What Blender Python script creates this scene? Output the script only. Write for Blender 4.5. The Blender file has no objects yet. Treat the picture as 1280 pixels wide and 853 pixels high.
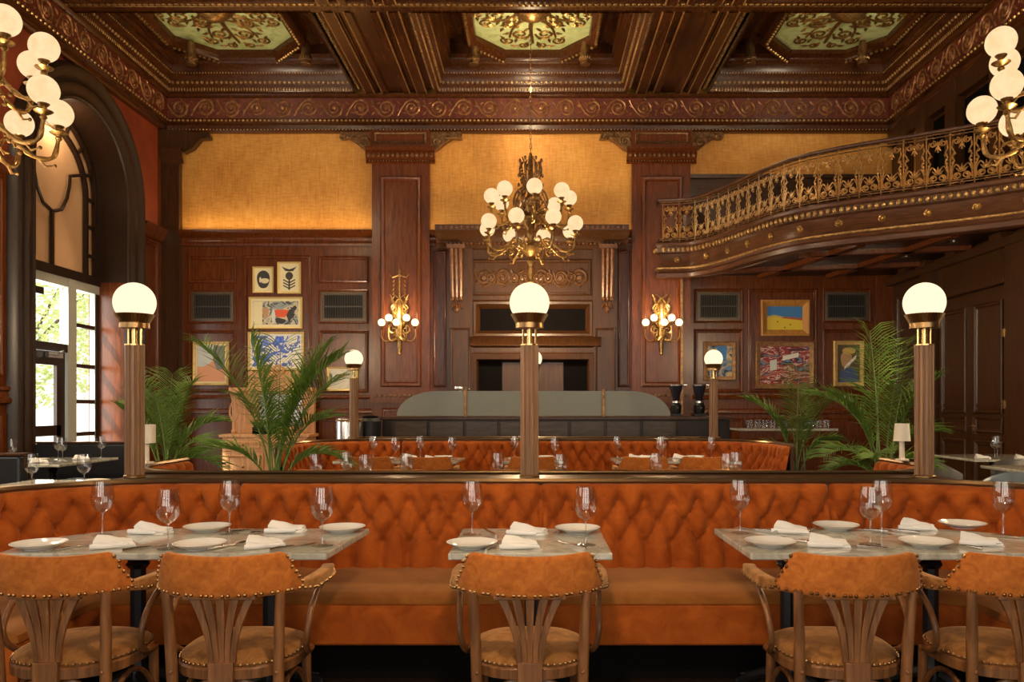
import bpy, math, random
from mathutils import Vector, Matrix
random.seed(7)
PI = math.pi
S = bpy.context.scene
COL = S.collection
# the camera stands at the origin, 1.38 m up, looking along +Y
F, CX, CY, EYE = 985.0, 668.0, 508.0, 1.38
def wx(px, d): return (px - CX) * d / F
def wz(py, d): return EYE + (CY - py) * d / F
C0 = -0.03                                   # axis of symmetry of the room

# ------------------------------------------------------------------ materials
def nodes(name):
    m = bpy.data.materials.new(name); m.use_nodes = True
    nt = m.node_tree; b = nt.nodes['Principled BSDF']
    return m, nt, b
def setp(b, **k):
    for a, v in k.items():
        a = a.replace('_', ' ')
        if a in b.inputs:
            b.inputs[a].default_value = v
def rgba(c): return (c[0], c[1], c[2], 1)
def coords(nt, scale, kind='Object', rot=(0, 0, 0)):
    tc = nt.nodes.new('ShaderNodeTexCoord'); mp = nt.nodes.new('ShaderNodeMapping')
    mp.inputs['Scale'].default_value = scale; mp.inputs['Rotation'].default_value = rot
    nt.links.new(tc.outputs[kind], mp.inputs['Vector'])
    return mp.outputs['Vector']
def ramp(nt, fac, stops, interp='LINEAR'):
    r = nt.nodes.new('ShaderNodeValToRGB'); r.color_ramp.interpolation = interp
    e = r.color_ramp.elements
    while len(e) < len(stops): e.new(0.5)
    for i, (p, c) in enumerate(stops):
        e[i].position = p; e[i].color = rgba(c)
    nt.links.new(fac, r.inputs['Fac'])
    return r.outputs['Color']
def noise(nt, vec, scale, detail=4, rough=0.55, dist=0.0):
    n = nt.nodes.new('ShaderNodeTexNoise')
    n.inputs['Scale'].default_value = scale; n.inputs['Detail'].default_value = detail
    n.inputs['Roughness'].default_value = rough; n.inputs['Distortion'].default_value = dist
    if vec is not None: nt.links.new(vec, n.inputs['Vector'])
    return n.outputs['Fac']
def bump(nt, b, fac, strength, dist=0.01):
    bp = nt.nodes.new('ShaderNodeBump'); bp.inputs['Strength'].default_value = strength
    bp.inputs['Distance'].default_value = dist
    nt.links.new(fac, bp.inputs['Height']); nt.links.new(bp.outputs['Normal'], b.inputs['Normal'])
def wood(name, dark, light, rough=0.3, scale=(14, 14, 1.3), coat=0.0, grain=1.0):
    m, nt, b = nodes(name)
    v = coords(nt, scale)
    f = noise(nt, v, 2.2 * grain, 6, 0.6, 0.6)
    c = ramp(nt, f, [(0.30, dark), (0.70, light)])
    nt.links.new(c, b.inputs['Base Color'])
    setp(b, Roughness=rough, Coat_Weight=coat, Coat_Roughness=0.15, Specular_IOR_Level=0.36)
    bump(nt, b, f, 0.02, 0.004)
    return m
def plain(name, c, rough=0.5, metal=0.0, **k):
    m, nt, b = nodes(name)
    setp(b, Base_Color=rgba(c), Roughness=rough, Metallic=metal, **k)
    return m
def mottled(name, c1, c2, scale, rough=0.5, metal=0.0, bumps=0.0, **k):
    m, nt, b = nodes(name)
    f = noise(nt, coords(nt, (1, 1, 1)), scale, 5, 0.6, 0.3)
    nt.links.new(ramp(nt, f, [(0.3, c1), (0.7, c2)]), b.inputs['Base Color'])
    setp(b, Roughness=rough, Metallic=metal, **k)
    if bumps: bump(nt, b, f, bumps, 0.01)
    return m
def emit(name, c, s, edge=None):
    m = bpy.data.materials.new(name); m.use_nodes = True; nt = m.node_tree
    nt.nodes.clear()
    o = nt.nodes.new('ShaderNodeOutputMaterial'); e = nt.nodes.new('ShaderNodeEmission')
    e.inputs['Color'].default_value = rgba(c); e.inputs['Strength'].default_value = s
    if edge:                                     # the mottled alabaster of the hanging globes
        f = noise(nt, coords(nt, (1, 1, 1)), 9, 4, 0.6, 0.4)
        nt.links.new(ramp(nt, f, [(0.3, edge), (0.7, c)]), e.inputs['Color'])
    nt.links.new(e.outputs[0], o.inputs['Surface'])
    return m
def clear_glass(name, tint=(0.97, 0.98, 0.97), blend=0.25, rough=0.0, lo=0.05, hi=0.6):
    m = bpy.data.materials.new(name); m.use_nodes = True; nt = m.node_tree
    nt.nodes.clear()
    o = nt.nodes.new('ShaderNodeOutputMaterial'); mx = nt.nodes.new('ShaderNodeMixShader')
    t = nt.nodes.new('ShaderNodeBsdfTransparent'); g = nt.nodes.new('ShaderNodeBsdfGlossy')
    lw = nt.nodes.new('ShaderNodeLayerWeight'); mr = nt.nodes.new('ShaderNodeMapRange')
    pw = nt.nodes.new('ShaderNodeMath'); pw.operation = 'POWER'; pw.inputs[1].default_value = 4.0
    lw.inputs['Blend'].default_value = blend
    t.inputs['Color'].default_value = rgba(tint); g.inputs['Roughness'].default_value = rough
    mr.inputs['To Min'].default_value = lo; mr.inputs['To Max'].default_value = hi
    nt.links.new(lw.outputs['Facing'], pw.inputs[0]); nt.links.new(pw.outputs[0], mr.inputs['Value'])
    nt.links.new(mr.outputs['Result'], mx.inputs['Fac'])
    nt.links.new(t.outputs[0], mx.inputs[1]); nt.links.new(g.outputs[0], mx.inputs[2])
    nt.links.new(mx.outputs[0], o.inputs['Surface'])
    return m
def velvet(name, c1, c2, sheen=0.5, scale=7):
    m, nt, b = nodes(name)
    v = coords(nt, (1, 1, 1))
    f = noise(nt, v, scale, 5, 0.62, 0.8)
    nt.links.new(ramp(nt, f, [(0.3, c1), (0.7, c2)]), b.inputs['Base Color'])
    setp(b, Roughness=0.85, Sheen_Weight=sheen, Sheen_Roughness=0.4, Sheen_Tint=(1.0, 0.62, 0.3, 1), Specular_IOR_Level=0.15)
    f2 = noise(nt, v, 160, 2, 0.6)
    bump(nt, b, f2, 0.25, 0.003)
    return m

MAH_D, MAH_L = (0.066, 0.0145, 0.0030), (0.158, 0.040, 0.0078)
M = {}
M['mahogany'] = wood('mahogany', MAH_D, MAH_L, 0.24)
M['mahogany_x'] = wood('mahogany_across', MAH_D, MAH_L, 0.27, (1.3, 14, 14))
M['mahogany_y'] = wood('mahogany_along', MAH_D, MAH_L, 0.27, (14, 1.3, 14))
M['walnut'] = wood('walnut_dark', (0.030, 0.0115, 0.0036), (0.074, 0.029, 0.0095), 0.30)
M['ceiling_wood'] = wood('ceiling_wood', (0.030, 0.0088, 0.0024), (0.100, 0.031, 0.0074), 0.26, (14, 1.3, 14))
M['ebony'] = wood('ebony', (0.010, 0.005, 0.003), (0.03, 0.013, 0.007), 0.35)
M['oak'] = wood('light_oak', (0.42, 0.19, 0.075), (0.68, 0.36, 0.16), 0.45)
M['chair_wood'] = wood('chair_wood', (0.098, 0.038, 0.0125), (0.275, 0.115, 0.040), 0.34, (18, 18, 2))
M['pole_wood'] = wood('pole_wood', (0.15, 0.075, 0.034), (0.36, 0.20, 0.105), 0.38, (20, 20, 1.0))
M['gilt'] = mottled('gilt', (0.17, 0.085, 0.025), (0.52, 0.32, 0.11), 30, 0.36, 0.85)
M['gilt_wood'] = mottled('gilded_wood', (0.16, 0.07, 0.02), (0.66, 0.42, 0.16), 25, 0.34, 0.6)
M['bronze'] = mottled('bronze', (0.10, 0.045, 0.018), (0.34, 0.19, 0.08), 22, 0.36, 0.75)
M['carving'] = mottled('carved_wood', (0.05, 0.016, 0.006), (0.20, 0.085, 0.033), 20, 0.3, 0.15)
M['relief'] = mottled('carved_relief', (0.10, 0.026, 0.011), (0.40, 0.20, 0.07), 14, 0.30, 0.35)
M['brass'] = plain('brass', (0.80, 0.56, 0.24), 0.25, 1.0)
M['brass_dull'] = plain('brass_dull', (0.33, 0.20, 0.085), 0.34, 1.0)
M['steel'] = plain('steel', (0.72, 0.72, 0.70), 0.22, 1.0)
M['cutlery'] = plain('cutlery_steel', (0.66, 0.63, 0.58), 0.24, 1.0)
M['iron'] = plain('black_iron', (0.016, 0.017, 0.019), 0.35, 0.4)
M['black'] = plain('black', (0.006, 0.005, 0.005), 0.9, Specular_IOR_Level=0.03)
M['red_frieze'] = mottled('red_frieze', (0.065, 0.011, 0.005), (0.16, 0.026, 0.011), 12, 0.5)
M['red_plaster'] = mottled('red_plaster', (0.17, 0.026, 0.006), (0.25, 0.042, 0.01), 3, 0.6)
M['porcelain'] = plain('porcelain', (0.80, 0.78, 0.74), 0.12)
M['linen'] = plain('white_linen', (0.82, 0.81, 0.79), 0.8)
M['velvet'] = velvet('orange_velvet', (0.255, 0.048, 0.005), (0.46, 0.108, 0.013), 0.30)
M['velvet_seat'] = velvet('seat_velvet', (0.19, 0.058, 0.009), (0.36, 0.128, 0.023), 0.4, 2.5)
M['velvet_chair'] = velvet('chair_velvet', (0.30, 0.080, 0.012), (0.50, 0.155, 0.027), 0.42, 26)
M['velvet_pad'] = velvet('pad_velvet', (0.115, 0.040, 0.009), (0.42, 0.185, 0.050), 0.5, 13)
M['leather'] = plain('dark_leather', (0.014, 0.016, 0.020), 0.32)
M['shade'] = plain('lamp_shade', (0.82, 0.76, 0.62), 0.8)
M['cream'] = plain('cream_metal', (0.78, 0.70, 0.55), 0.5)
M['mirror'] = plain('mirror_glass', (0.85, 0.87, 0.88), 0.03, 1.0)
M['globe'] = emit('globe_glow', (1.0, 0.83, 0.53), 1.36)
M['globe_warm'] = emit('alabaster_glow', (1.0, 0.74, 0.42), 1.15, (0.92, 0.60, 0.30))
M['globe_small'] = emit('sconce_glow', (1.0, 0.80, 0.50), 2.0)
M['glass'] = clear_glass('wine_glass', (0.98, 0.985, 0.98), 0.5, 0.0, 0.10)
M['glass_solid'] = clear_glass('glass_stem', (0.97, 0.975, 0.97), 0.6, 0.0, 0.22, 0.34)
M['pane'] = clear_glass('window_pane', (0.96, 0.97, 0.95), 0.12, 0.0, 0.02)
M['lunette'] = mottled('lunette_blind', (0.52, 0.31, 0.17), (0.60, 0.37, 0.21), 1.2, 0.7)
M['paint_grey'] = plain('grey_paint', (0.42, 0.44, 0.40), 0.4)
M['soil'] = plain('soil', (0.02, 0.012, 0.008), 0.9)
M['terracotta'] = mottled('pot_glaze', (0.05, 0.045, 0.04), (0.10, 0.09, 0.08), 6, 0.4)

def mk_gold():
    m, nt, b = nodes('gold_leaf_wall')
    v = coords(nt, (1, 1, 1))
    f = noise(nt, coords(nt, (2.4, 2.4, 14)), 2.5, 6, 0.6, 0.3)
    g = noise(nt, coords(nt, (12, 12, 1.4)), 2.5, 5, 0.6, 0.2)
    h = noise(nt, v, 1.1, 3, 0.5, 0.2)
    a = nt.nodes.new('ShaderNodeMath'); a.operation = 'ADD'; nt.links.new(f, a.inputs[0]); nt.links.new(g, a.inputs[1])
    a2 = nt.nodes.new('ShaderNodeMath'); a2.operation = 'ADD'; nt.links.new(a.outputs[0], a2.inputs[0]); nt.links.new(h, a2.inputs[1])
    a3 = nt.nodes.new('ShaderNodeMath'); a3.operation = 'MULTIPLY'; nt.links.new(a2.outputs[0], a3.inputs[0]); a3.inputs[1].default_value = 0.3333
    nt.links.new(ramp(nt, a3.outputs[0], [(0.38, (0.46, 0.19, 0.028)), (0.5, (0.62, 0.29, 0.055)), (0.62, (0.74, 0.39, 0.09))]), b.inputs['Base Color'])
    setp(b, Roughness=0.5, Metallic=0.25)
    bump(nt, b, a3.outputs[0], 0.15, 0.01)
    return m
M['gold_wall'] = mk_gold()
def mk_marble():
    m, nt, b = nodes('grey_marble')
    v = coords(nt, (1, 1, 1))
    f = noise(nt, v, 3.0, 8, 0.62, 1.6)
    nt.links.new(ramp(nt, f, [(0.30, (0.27, 0.26, 0.21)), (0.45, (0.45, 0.44, 0.37)), (0.52, (0.56, 0.55, 0.48)), (0.56, (0.38, 0.37, 0.31)), (0.72, (0.53, 0.52, 0.45))]), b.inputs['Base Color'])
    setp(b, Roughness=0.07, Specular_IOR_Level=0.7)
    return m
M['marble'] = mk_marble()
def mk_floor():
    m, nt, b = nodes('dark_floorboards')
    br = nt.nodes.new('ShaderNodeTexBrick')
    nt.links.new(coords(nt, (1, 1, 1)), br.inputs['Vector'])
    br.inputs['Color1'].default_value = (0.020, 0.011, 0.006, 1); br.inputs['Color2'].default_value = (0.035, 0.019, 0.010, 1)
    br.inputs['Mortar'].default_value = (0.006, 0.004, 0.003, 1)
    br.inputs['Scale'].default_value = 1.0; br.inputs['Mortar Size'].default_value = 0.003
    br.inputs['Brick Width'].default_value = 1.6; br.inputs['Row Height'].default_value = 0.14
    nt.links.new(br.outputs['Color'], b.inputs['Base Color'])
    setp(b, Roughness=0.35)
    return m
M['floor'] = mk_floor()
def mk_leaf(name, c1, c2):
    m, nt, b = nodes(name)
    f = noise(nt, coords(nt, (1, 1, 1)), 6, 3)
    c = ramp(nt, f, [(0.3, c1), (0.7, c2)])
    nt.links.new(c, b.inputs['Base Color'])
    setp(b, Roughness=0.42)
    t = nt.nodes.new('ShaderNodeBsdfTranslucent'); nt.links.new(c, t.inputs['Color'])
    mx = nt.nodes.new('ShaderNodeMixShader'); mx.inputs[0].default_value = 0.3
    o = nt.nodes['Material Output']
    nt.links.new(b.outputs[0], mx.inputs[1]); nt.links.new(t.outputs[0], mx.inputs[2])
    nt.links.new(mx.outputs[0], o.inputs['Surface'])
    return m
M['palm'] = mk_leaf('palm_leaf', (0.060, 0.135, 0.020), (0.20, 0.32, 0.06))
M['palm_stem'] = plain('palm_stem', (0.12, 0.19, 0.045), 0.5)
M['tree_leaf'] = mk_leaf('street_tree_leaf', (0.50, 0.62, 0.22), (0.75, 0.80, 0.45))
M['bark'] = plain('bark', (0.12, 0.09, 0.06), 0.9)
def mk_frost():
    m, nt, b = nodes('frosted_glass')
    setp(b, Base_Color=(0.36, 0.39, 0.34, 1), Roughness=0.3, Transmission_Weight=0.35, IOR=1.25)
    return m
M['frost'] = mk_frost()

# ------------------------------------------------------------------ mesh builder
class MB:
    def __init__(s):
        s.v = []; s.f = []; s.mi = []; s.M = Matrix.Identity(4); s.cur = 0
    def pt(s, p):
        s.v.append(tuple(s.M @ Vector(p))); return len(s.v) - 1
    def face(s, ids):
        s.f.append(tuple(ids)); s.mi.append(s.cur)
    def grid(s, rows, close_u=False, close_v=False):
        """rows: list of lists of points"""
        ids = [[s.pt(p) for p in r] for r in rows]
        n, m = len(ids), len(ids[0])
        for i in range(n if close_u else n - 1):
            for j in range(m if close_v else m - 1):
                a, b = ids[i], ids[(i + 1) % n]
                s.face((a[j], a[(j + 1) % m], b[(j + 1) % m], b[j]))
        return ids
    def box(s, x0, x1, y0, y1, z0, z1):
        ids = [s.pt((x, y, z)) for z in (z0, z1) for y in (y0, y1) for x in (x0, x1)]
        for q in ((0, 2, 3, 1), (4, 5, 7, 6), (0, 1, 5, 4), (2, 6, 7, 3), (0, 4, 6, 2), (1, 3, 7, 5)):
            s.face([ids[i] for i in q])
    def prism(s, pts, z0, z1):
        """outline in local xy, extruded along local z"""
        a = [s.pt((p[0], p[1], z0)) for p in pts]; b = [s.pt((p[0], p[1], z1)) for p in pts]
        s.face(a[::-1]); s.face(b)
        n = len(pts)
        for i in range(n):
            s.face((a[i], a[(i + 1) % n], b[(i + 1) % n], b[i]))
    def tube(s, pts, r, n=8, closed=False, caps=True, flat=1.0):
        P = [Vector(p) for p in pts]; k = len(P)
        R = r if isinstance(r, (list, tuple)) else [r] * k
        T = []
        for i in range(k):
            if closed: t = P[(i + 1) % k] - P[i - 1]
            else: t = P[min(i + 1, k - 1)] - P[max(i - 1, 0)]
            T.append(t.normalized() if t.length > 1e-9 else Vector((0, 0, 1)))
        up = Vector((0, 0, 1)) if abs(T[0].z) < 0.9 else Vector((1, 0, 0))
        nrm = (up - T[0] * up.dot(T[0])).normalized()
        rows = []
        for i in range(k):
            nrm = nrm - T[i] * nrm.dot(T[i])
            if nrm.length < 1e-6: nrm = T[i].orthogonal()
            nrm.normalize(); bi = T[i].cross(nrm)
            rows.append([P[i] + (nrm * math.cos(2 * PI * j / n) + bi * (flat * math.sin(2 * PI * j / n))) * R[i] for j in range(n)])
        ids = s.grid(rows, close_u=closed, close_v=True)
        if caps and not closed:
            s.face(ids[0][::-1]); s.face(ids[-1])
    def lathe(s, prof, c=(0, 0, 0), n=24, caps=True, flute=None):
        rows = []
        for r, z in prof:
            row = []
            for j in range(n):
                a = 2 * PI * j / n
                rr = r
                if flute: rr = r * (1 - flute * (j % 2))
                row.append((c[0] + rr * math.cos(a), c[1] + rr * math.sin(a), c[2] + z))
            rows.append(row)
        ids = s.grid(rows, close_v=True)
        if caps:
            if prof[0][0] > 1e-6: s.face(ids[0][::-1])
            if prof[-1][0] > 1e-6: s.face(ids[-1])
    def ball(s, c, r, n=10, m=6, sc=(1, 1, 1)):
        top = s.pt((c[0], c[1], c[2] + r * sc[2])); bot = s.pt((c[0], c[1], c[2] - r * sc[2]))
        rings = []
        for i in range(1, m):
            t = PI * i / m
            rings.append([s.pt((c[0] + r * sc[0] * math.sin(t) * math.cos(2 * PI * j / n), c[1] + r * sc[1] * math.sin(t) * math.sin(2 * PI * j / n), c[2] + r * sc[2] * math.cos(t))) for j in range(n)])
        for j in range(n):
            k = (j + 1) % n
            s.face((top, rings[0][j], rings[0][k])); s.face((bot, rings[-1][k], rings[-1][j]))
            for i in range(m - 2):
                s.face((rings[i][j], rings[i + 1][j], rings[i + 1][k], rings[i][k]))
    def ring(s, w, h, prof, cx=0, cy=0):
        """mitred rectangular moulding in local xy round (cx,cy); prof: (inset, height along local z)"""
        rows = []
        for i, z in prof:
            a, b = w / 2 - i, h / 2 - i
            rows.append([(cx - a, cy - b, z), (cx + a, cy - b, z), (cx + a, cy + b, z), (cx - a, cy + b, z)])
        s.grid(rows, close_v=True)
    def ngon_ring(s, pts, prof, closed=True):
        """moulding round a polygon (local xy, counterclockwise); prof: (inset, z)"""
        n = len(pts); P = [Vector((p[0], p[1])) for p in pts]
        mit = []
        for i in range(n):
            if closed or 0 < i < n - 1:
                e0 = (P[i] - P[i - 1]).normalized(); e1 = (P[(i + 1) % n] - P[i]).normalized()
            elif i == 0: e0 = e1 = (P[1] - P[0]).normalized()
            else: e0 = e1 = (P[-1] - P[-2]).normalized()
            n0 = Vector((-e0.y, e0.x)); n1 = Vector((-e1.y, e1.x))
            b = n0 + n1
            b = b / max(0.35, (1 + n0.dot(n1))) if b.length > 1e-6 else n0
            mit.append(b)
        rows = [[(P[k].x + mit[k].x * i, P[k].y + mit[k].y * i, z) for k in range(n)] for i, z in prof]
        s.grid(rows, close_v=closed)
    def build(s, name, mat, parent=None, smooth=True, bevel=0.0, angle=38, recalc=True):
        me = bpy.data.meshes.new(name)
        me.from_pydata(s.v, [], s.f)
        mats = mat if isinstance(mat, (list, tuple)) else [mat]
        for m in mats: me.materials.append(M[m] if isinstance(m, str) else m)
        if len(mats) > 1: me.polygons.foreach_set('material_index', s.mi)
        if recalc:
            import bmesh
            bm = bmesh.new(); bm.from_mesh(me)
            bmesh.ops.recalc_face_normals(bm, faces=bm.faces); bm.to_mesh(me); bm.free()
        if smooth:
            me.polygons.foreach_set('use_smooth', [True] * len(me.polygons))
            me.set_sharp_from_angle(angle=math.radians(angle))
        me.update()
        o = bpy.data.objects.new(name, me); COL.objects.link(o)
        if parent is not None: o.parent = parent
        if bevel:
            b = o.modifiers.new('edge', 'BEVEL'); b.width = bevel; b.segments = 2; b.limit_method = 'ANGLE'
        return o

def plane_frame(o, u, v, n):
    m = Matrix.Identity(4)
    for i, a in enumerate((u, v, n)):
        for j in range(3): m[j][i] = a[j]
    for j in range(3): m[j][3] = o[j]
    return m
YB = 14.0; XL = -6.58; XR = 6.35
BACK = plane_frame((0, YB, 0), (1, 0, 0), (0, 0, 1), (0, -1, 0))      # local (x, z, out of the wall)
LEFT = plane_frame((XL, 0, 0), (0, 1, 0), (0, 0, 1), (1, 0, 0))       # local (y, z, out)
RIGHT = plane_frame((XR, 0, 0), (0, 1, 0), (0, 0, 1), (-1, 0, 0))
DOWN = plane_frame((0, 0, 0), (1, 0, 0), (0, 1, 0), (0, 0, -1))       # local (x, y, downwards)

def tag(o, label=None, cat=None, group=None, kind=None):
    if label: o['label'] = label
    if cat: o['category'] = cat
    if group: o['group'] = group
    if kind: o['kind'] = kind
    return o
def struct(o): o['kind'] = 'structure'; return o
def thing(name, label, cat, loc=(0, 0, 0), rz=0, group=None):
    o = bpy.data.objects.new(name, None); COL.objects.link(o)
    o.empty_display_size = 0.1
    o.location = loc; o.rotation_euler = (0, 0, rz)
    return tag(o, label, cat, group)
KIDS = {}
def dup(root, loc, rz, label, group=None, scale=None):
    def cp(o, par):
        c = o.copy(); COL.objects.link(c); c.parent = par
        for ch in list(o.children): cp(ch, c)
        return c
    r = cp(root, None); r.location = loc; r.rotation_euler = (0, 0, rz); r['label'] = label
    if group: r['group'] = group
    if scale: r.scale = (scale,) * 3
    return r
def catmull(pts, k=8, closed=False):
    P = [Vector(p) for p in pts]; n = len(P); out = []
    for i in range(n if closed else n - 1):
        g = (lambda j: P[j % n]) if closed else (lambda j: P[max(0, min(n - 1, j))])
        a, b, c, d = g(i - 1), g(i), g(i + 1), g(i + 2)
        for t in range(k):
            u = t / k
            out.append(0.5 * (2 * b + (c - a) * u + (2 * a - 5 * b + 4 * c - d) * u * u + (3 * b - a - 3 * c + d) * u ** 3))
    if not closed: out.append(P[-1])
    return out
def spiral(cx, cy, r0, r1, a0, turns, n=22, z=0.0):
    return [(cx + (r0 + (r1 - r0) * t) * math.cos(a0 + 2 * PI * turns * t), cy + (r0 + (r1 - r0) * t) * math.sin(a0 + 2 * PI * turns * t), z) for t in [i / (n - 1) for i in range(n)]]
def leaf_blob(mb, x, y, r, a=0, z=0.0):
    """a small carved leaf: a pointed, domed lozenge in the local plane"""
    ca, sa = math.cos(a), math.sin(a)
    def q(u, v, h): return (x + ca * u - sa * v, y + sa * u + ca * v, z + h)
    ids = [mb.pt(q(-r, 0, 0)), mb.pt(q(-.2 * r, .42 * r, 0)), mb.pt(q(1.2 * r, 0, 0)), mb.pt(q(-.2 * r, -.42 * r, 0)), mb.pt(q(0, 0, .4 * r))]
    for i in range(4): mb.face((ids[i], ids[(i + 1) % 4], ids[4]))
def scrollwork(mb, u0, u1, v0, v1, pitch, r=0.012, z=0.0, n=5, leaves=True, alt=True):
    """running acanthus scrolls between u0..u1, v0..v1 in the local plane"""
    h = (v1 - v0) / 2; vc = (v0 + v1) / 2
    k = max(1, round((u1 - u0) / pitch)); p = (u1 - u0) / k
    for i in range(k):
        cx = u0 + (i + .5) * p; sg = 1 if (i % 2 == 0 or not alt) else -1
        R = min(p * .44, h * .84)
        pts = spiral(cx, vc, R, R * .14, sg * (-.5 * PI) + (0 if sg > 0 else 0), sg * 1.8, 26, z)
        stem = [(cx - p * .62, vc - sg * -1 * h * .55, z), (cx - p * .40, vc + sg * h * -.15, z)]
        rr = [r * (1.25 - .6 * t / 25) for t in range(26)]
        mb.tube(pts, rr, n)
        mb.tube(catmull([(cx - p * .55, vc + sg * h * .75, z), (cx - p * .42, vc + sg * h * .1, z), (cx - p * .2, vc - sg * h * .62, z), (cx, vc - sg * R, z)], 4), r, n)
        mb.ball((cx, vc, z), r * 2.4, 7, 4, (1, 1, .8))
        if leaves:
            for q in range(5):
                a = sg * (-.5 * PI) + sg * 2 * PI * (q + .6) / 5.5
                leaf_blob(mb, cx + R * 1.02 * math.cos(a), vc + R * 1.02 * math.sin(a), h * .2, a + sg * .9, z)
                leaf_blob(mb, cx + R * .55 * math.cos(a + .4), vc + R * .55 * math.sin(a + .4), h * .15, a - sg * .6, z)
            leaf_blob(mb, cx - p * .5, vc - sg * h * .5, h * .3, sg * .8, z)
            leaf_blob(mb, cx - p * .5, vc + sg * h * .2, h * .26, -sg * .5, z)
def beads(mb, p, q, pitch, r, sc=(1, 1, 1), n=6, m=4):
    p, q = Vector(p), Vector(q); L = (q - p).length; k = max(1, round(L / pitch))
    for i in range(k):
        c = p.lerp(q, (i + .5) / k); mb.ball(c, r, n, m, sc)
M['counter_panel'] = wood('counter_panel', (.036, .023, .014), (.085, .057, .037), .26, (2, 14, 14))
M['balcony_wood'] = wood('balcony_wood', (.045, .017, .008), (.12, .048, .022), .28, (2, 2, 16))
# ------------------------------------------------------------------ room shell
D0 = 13.88                                   # front of mouldings on the far wall
def bx(px, d=D0): return wx(px, d)
def bz(py, d=D0): return wz(py, d)
YR = -5.0                                    # rear wall, behind the camera
ZC = 7.62
f = MB(); f.box(XL - .5, XR + .3, YR, YB, -.12, 0); struct(f.build('floor', 'floor', smooth=False))

w = MB(); w.box(XL - .4, XR + .3, YB, YB + .25, 0, 4.4); w.cur = 1; w.box(XL - .4, XR + .3, YB, YB + .25, 4.4, ZC + .3)
wall_back = struct(w.build('wall_back', ['mahogany', 'gold_wall'], smooth=False))

# left wall: one slab with the arched opening cut out of it
AY0, AY1, ASP = 10.32, 12.63, 4.63
AC, AR = (AY0 + AY1) / 2, (AY1 - AY0) / 2
arc = [(AC - AR * math.cos(PI * i / 32), ASP + AR * math.sin(PI * i / 32)) for i in range(33)]
out = [(YR, 0), (AY0, 0)] + arc + [(AY1, 0), (YB, 0), (YB, ZC + .3), (YR, ZC + .3)]
w = MB(); w.M = LEFT; w.prism(out, -.56, 0)
wall_left = struct(w.build('wall_left', 'mahogany', smooth=False))
w = MB(); w.M = LEFT                         # red plaster spandrels above the panelling
sp = [(AC - (AR + .3) * math.cos(PI * i / 24), ASP - .15 + (AR + .3) * math.sin(PI * i / 24)) for i in range(25)]
w.prism([(9.3, 4.48)] + sp + [(13.72, 4.48), (13.72, 6.3), (9.3, 6.3)], .002, .02)
struct(w.build('plaster_panel', 'red_plaster', wall_left, smooth=False))
w = MB(); w.M = LEFT                         # wide dark casing round the arch
path = [(AY0 - .0, 0), (AY0, ASP)] + arc[1:-1] + [(AY1, ASP), (AY1, 0)]
w.ngon_ring(path, [(0, .0), (.0, .05), (.03, .07), (.06, .05), (.11, .055), (.15, .09), (.21, .10), (.25, .07), (.31, .075), (.36, .12), (.42, .14), (.47, .10), (.5, .0)], closed=False)
t1_ = struct(w.build('trim_1', 'ebony'))
w = MB(); w.M = LEFT                         # dark lining of the arch above the transom
q_ = [(AY0 + .006, 3.36)] + [(AC - (AR - .006) * math.cos(PI * i / 32), ASP + (AR - .006) * math.sin(PI * i / 32)) for i in range(33)] + [(AY1 - .006, 3.36)]
w.grid([[(y, z, -.46) for y, z in q_], [(y, z, .05) for y, z in q_]])
struct(w.build('arch_lining', 'ebony', t1_))
w = MB(); w.M = LEFT                         # panelling rails and panels on the left wall
def hm(mb, x0, x1, prof):
    mb.grid([[(x0, z, n) for z, n in prof], [(x1, z, n) for z, n in prof]])
PANEL = [(0, .001), (0, .022), (.018, .034), (.036, .022), (.05, .024), (.062, .004)]
PANEL_S = [(0, .001), (0, .018), (.012, .028), (.026, .018), (.036, .018), (.044, .004)]
for a, b in ((9.1, 9.82), (13.14, 13.95)):
    hm(w, a, b, [(4.26, .02), (4.3, .07), (4.4, .1), (4.48, .13), (4.48, 0)])
    hm(w, a, b, [(1.40, .0), (1.42, .06), (1.47, .07), (1.5, .03), (1.56, .02), (1.58, .05), (1.62, .05), (1.64, 0)])
for z0, z1 in ((.25, 1.3), (1.75, 4.2)):
    w.ring(.6, z1 - z0, PANEL, 9.42, (z0 + z1) / 2)
    w.ring(.5, z1 - z0, PANEL, 13.48, (z0 + z1) / 2)
struct(w.build('wainscot', 'mahogany', wall_left))
w = MB(); w.box(XR, XR + .25, YR, YB, 0, ZC + .3); wall_right = struct(w.build('wall_right', 'walnut', smooth=False))  # darker wood here stands in for the shade under the balcony

# rear wall with three tall window openings facing the street
w = MB()
ops = [(-5.6, -2.4), (-1.6, 1.6), (2.4, 5.6)]
xs = [XL - .4] + [v for o in ops for v in o] + [XR + .3]
for i in range(0, len(xs), 2): w.box(xs[i], xs[i + 1], YR - .3, YR, 0, ZC + .3)
for a, b in ops:
    w.box(a, b, YR - .3, YR, 0, .55); w.box(a, b, YR - .3, YR, 6.2, ZC + .3)
struct(w.build('wall_rear', 'mahogany', smooth=False))
w = MB()
for a, b in ops:
    for k in range(1, 3): w.box(a + (b - a) * k / 3 - .04, a + (b - a) * k / 3 + .04, YR - .2, YR - .1, .55, 6.2)
    for z in (2.2, 3.9): w.box(a, b, YR - .2, YR - .1, z - .04, z + .04)
struct(w.build('window_2', 'ebony', smooth=False))

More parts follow.
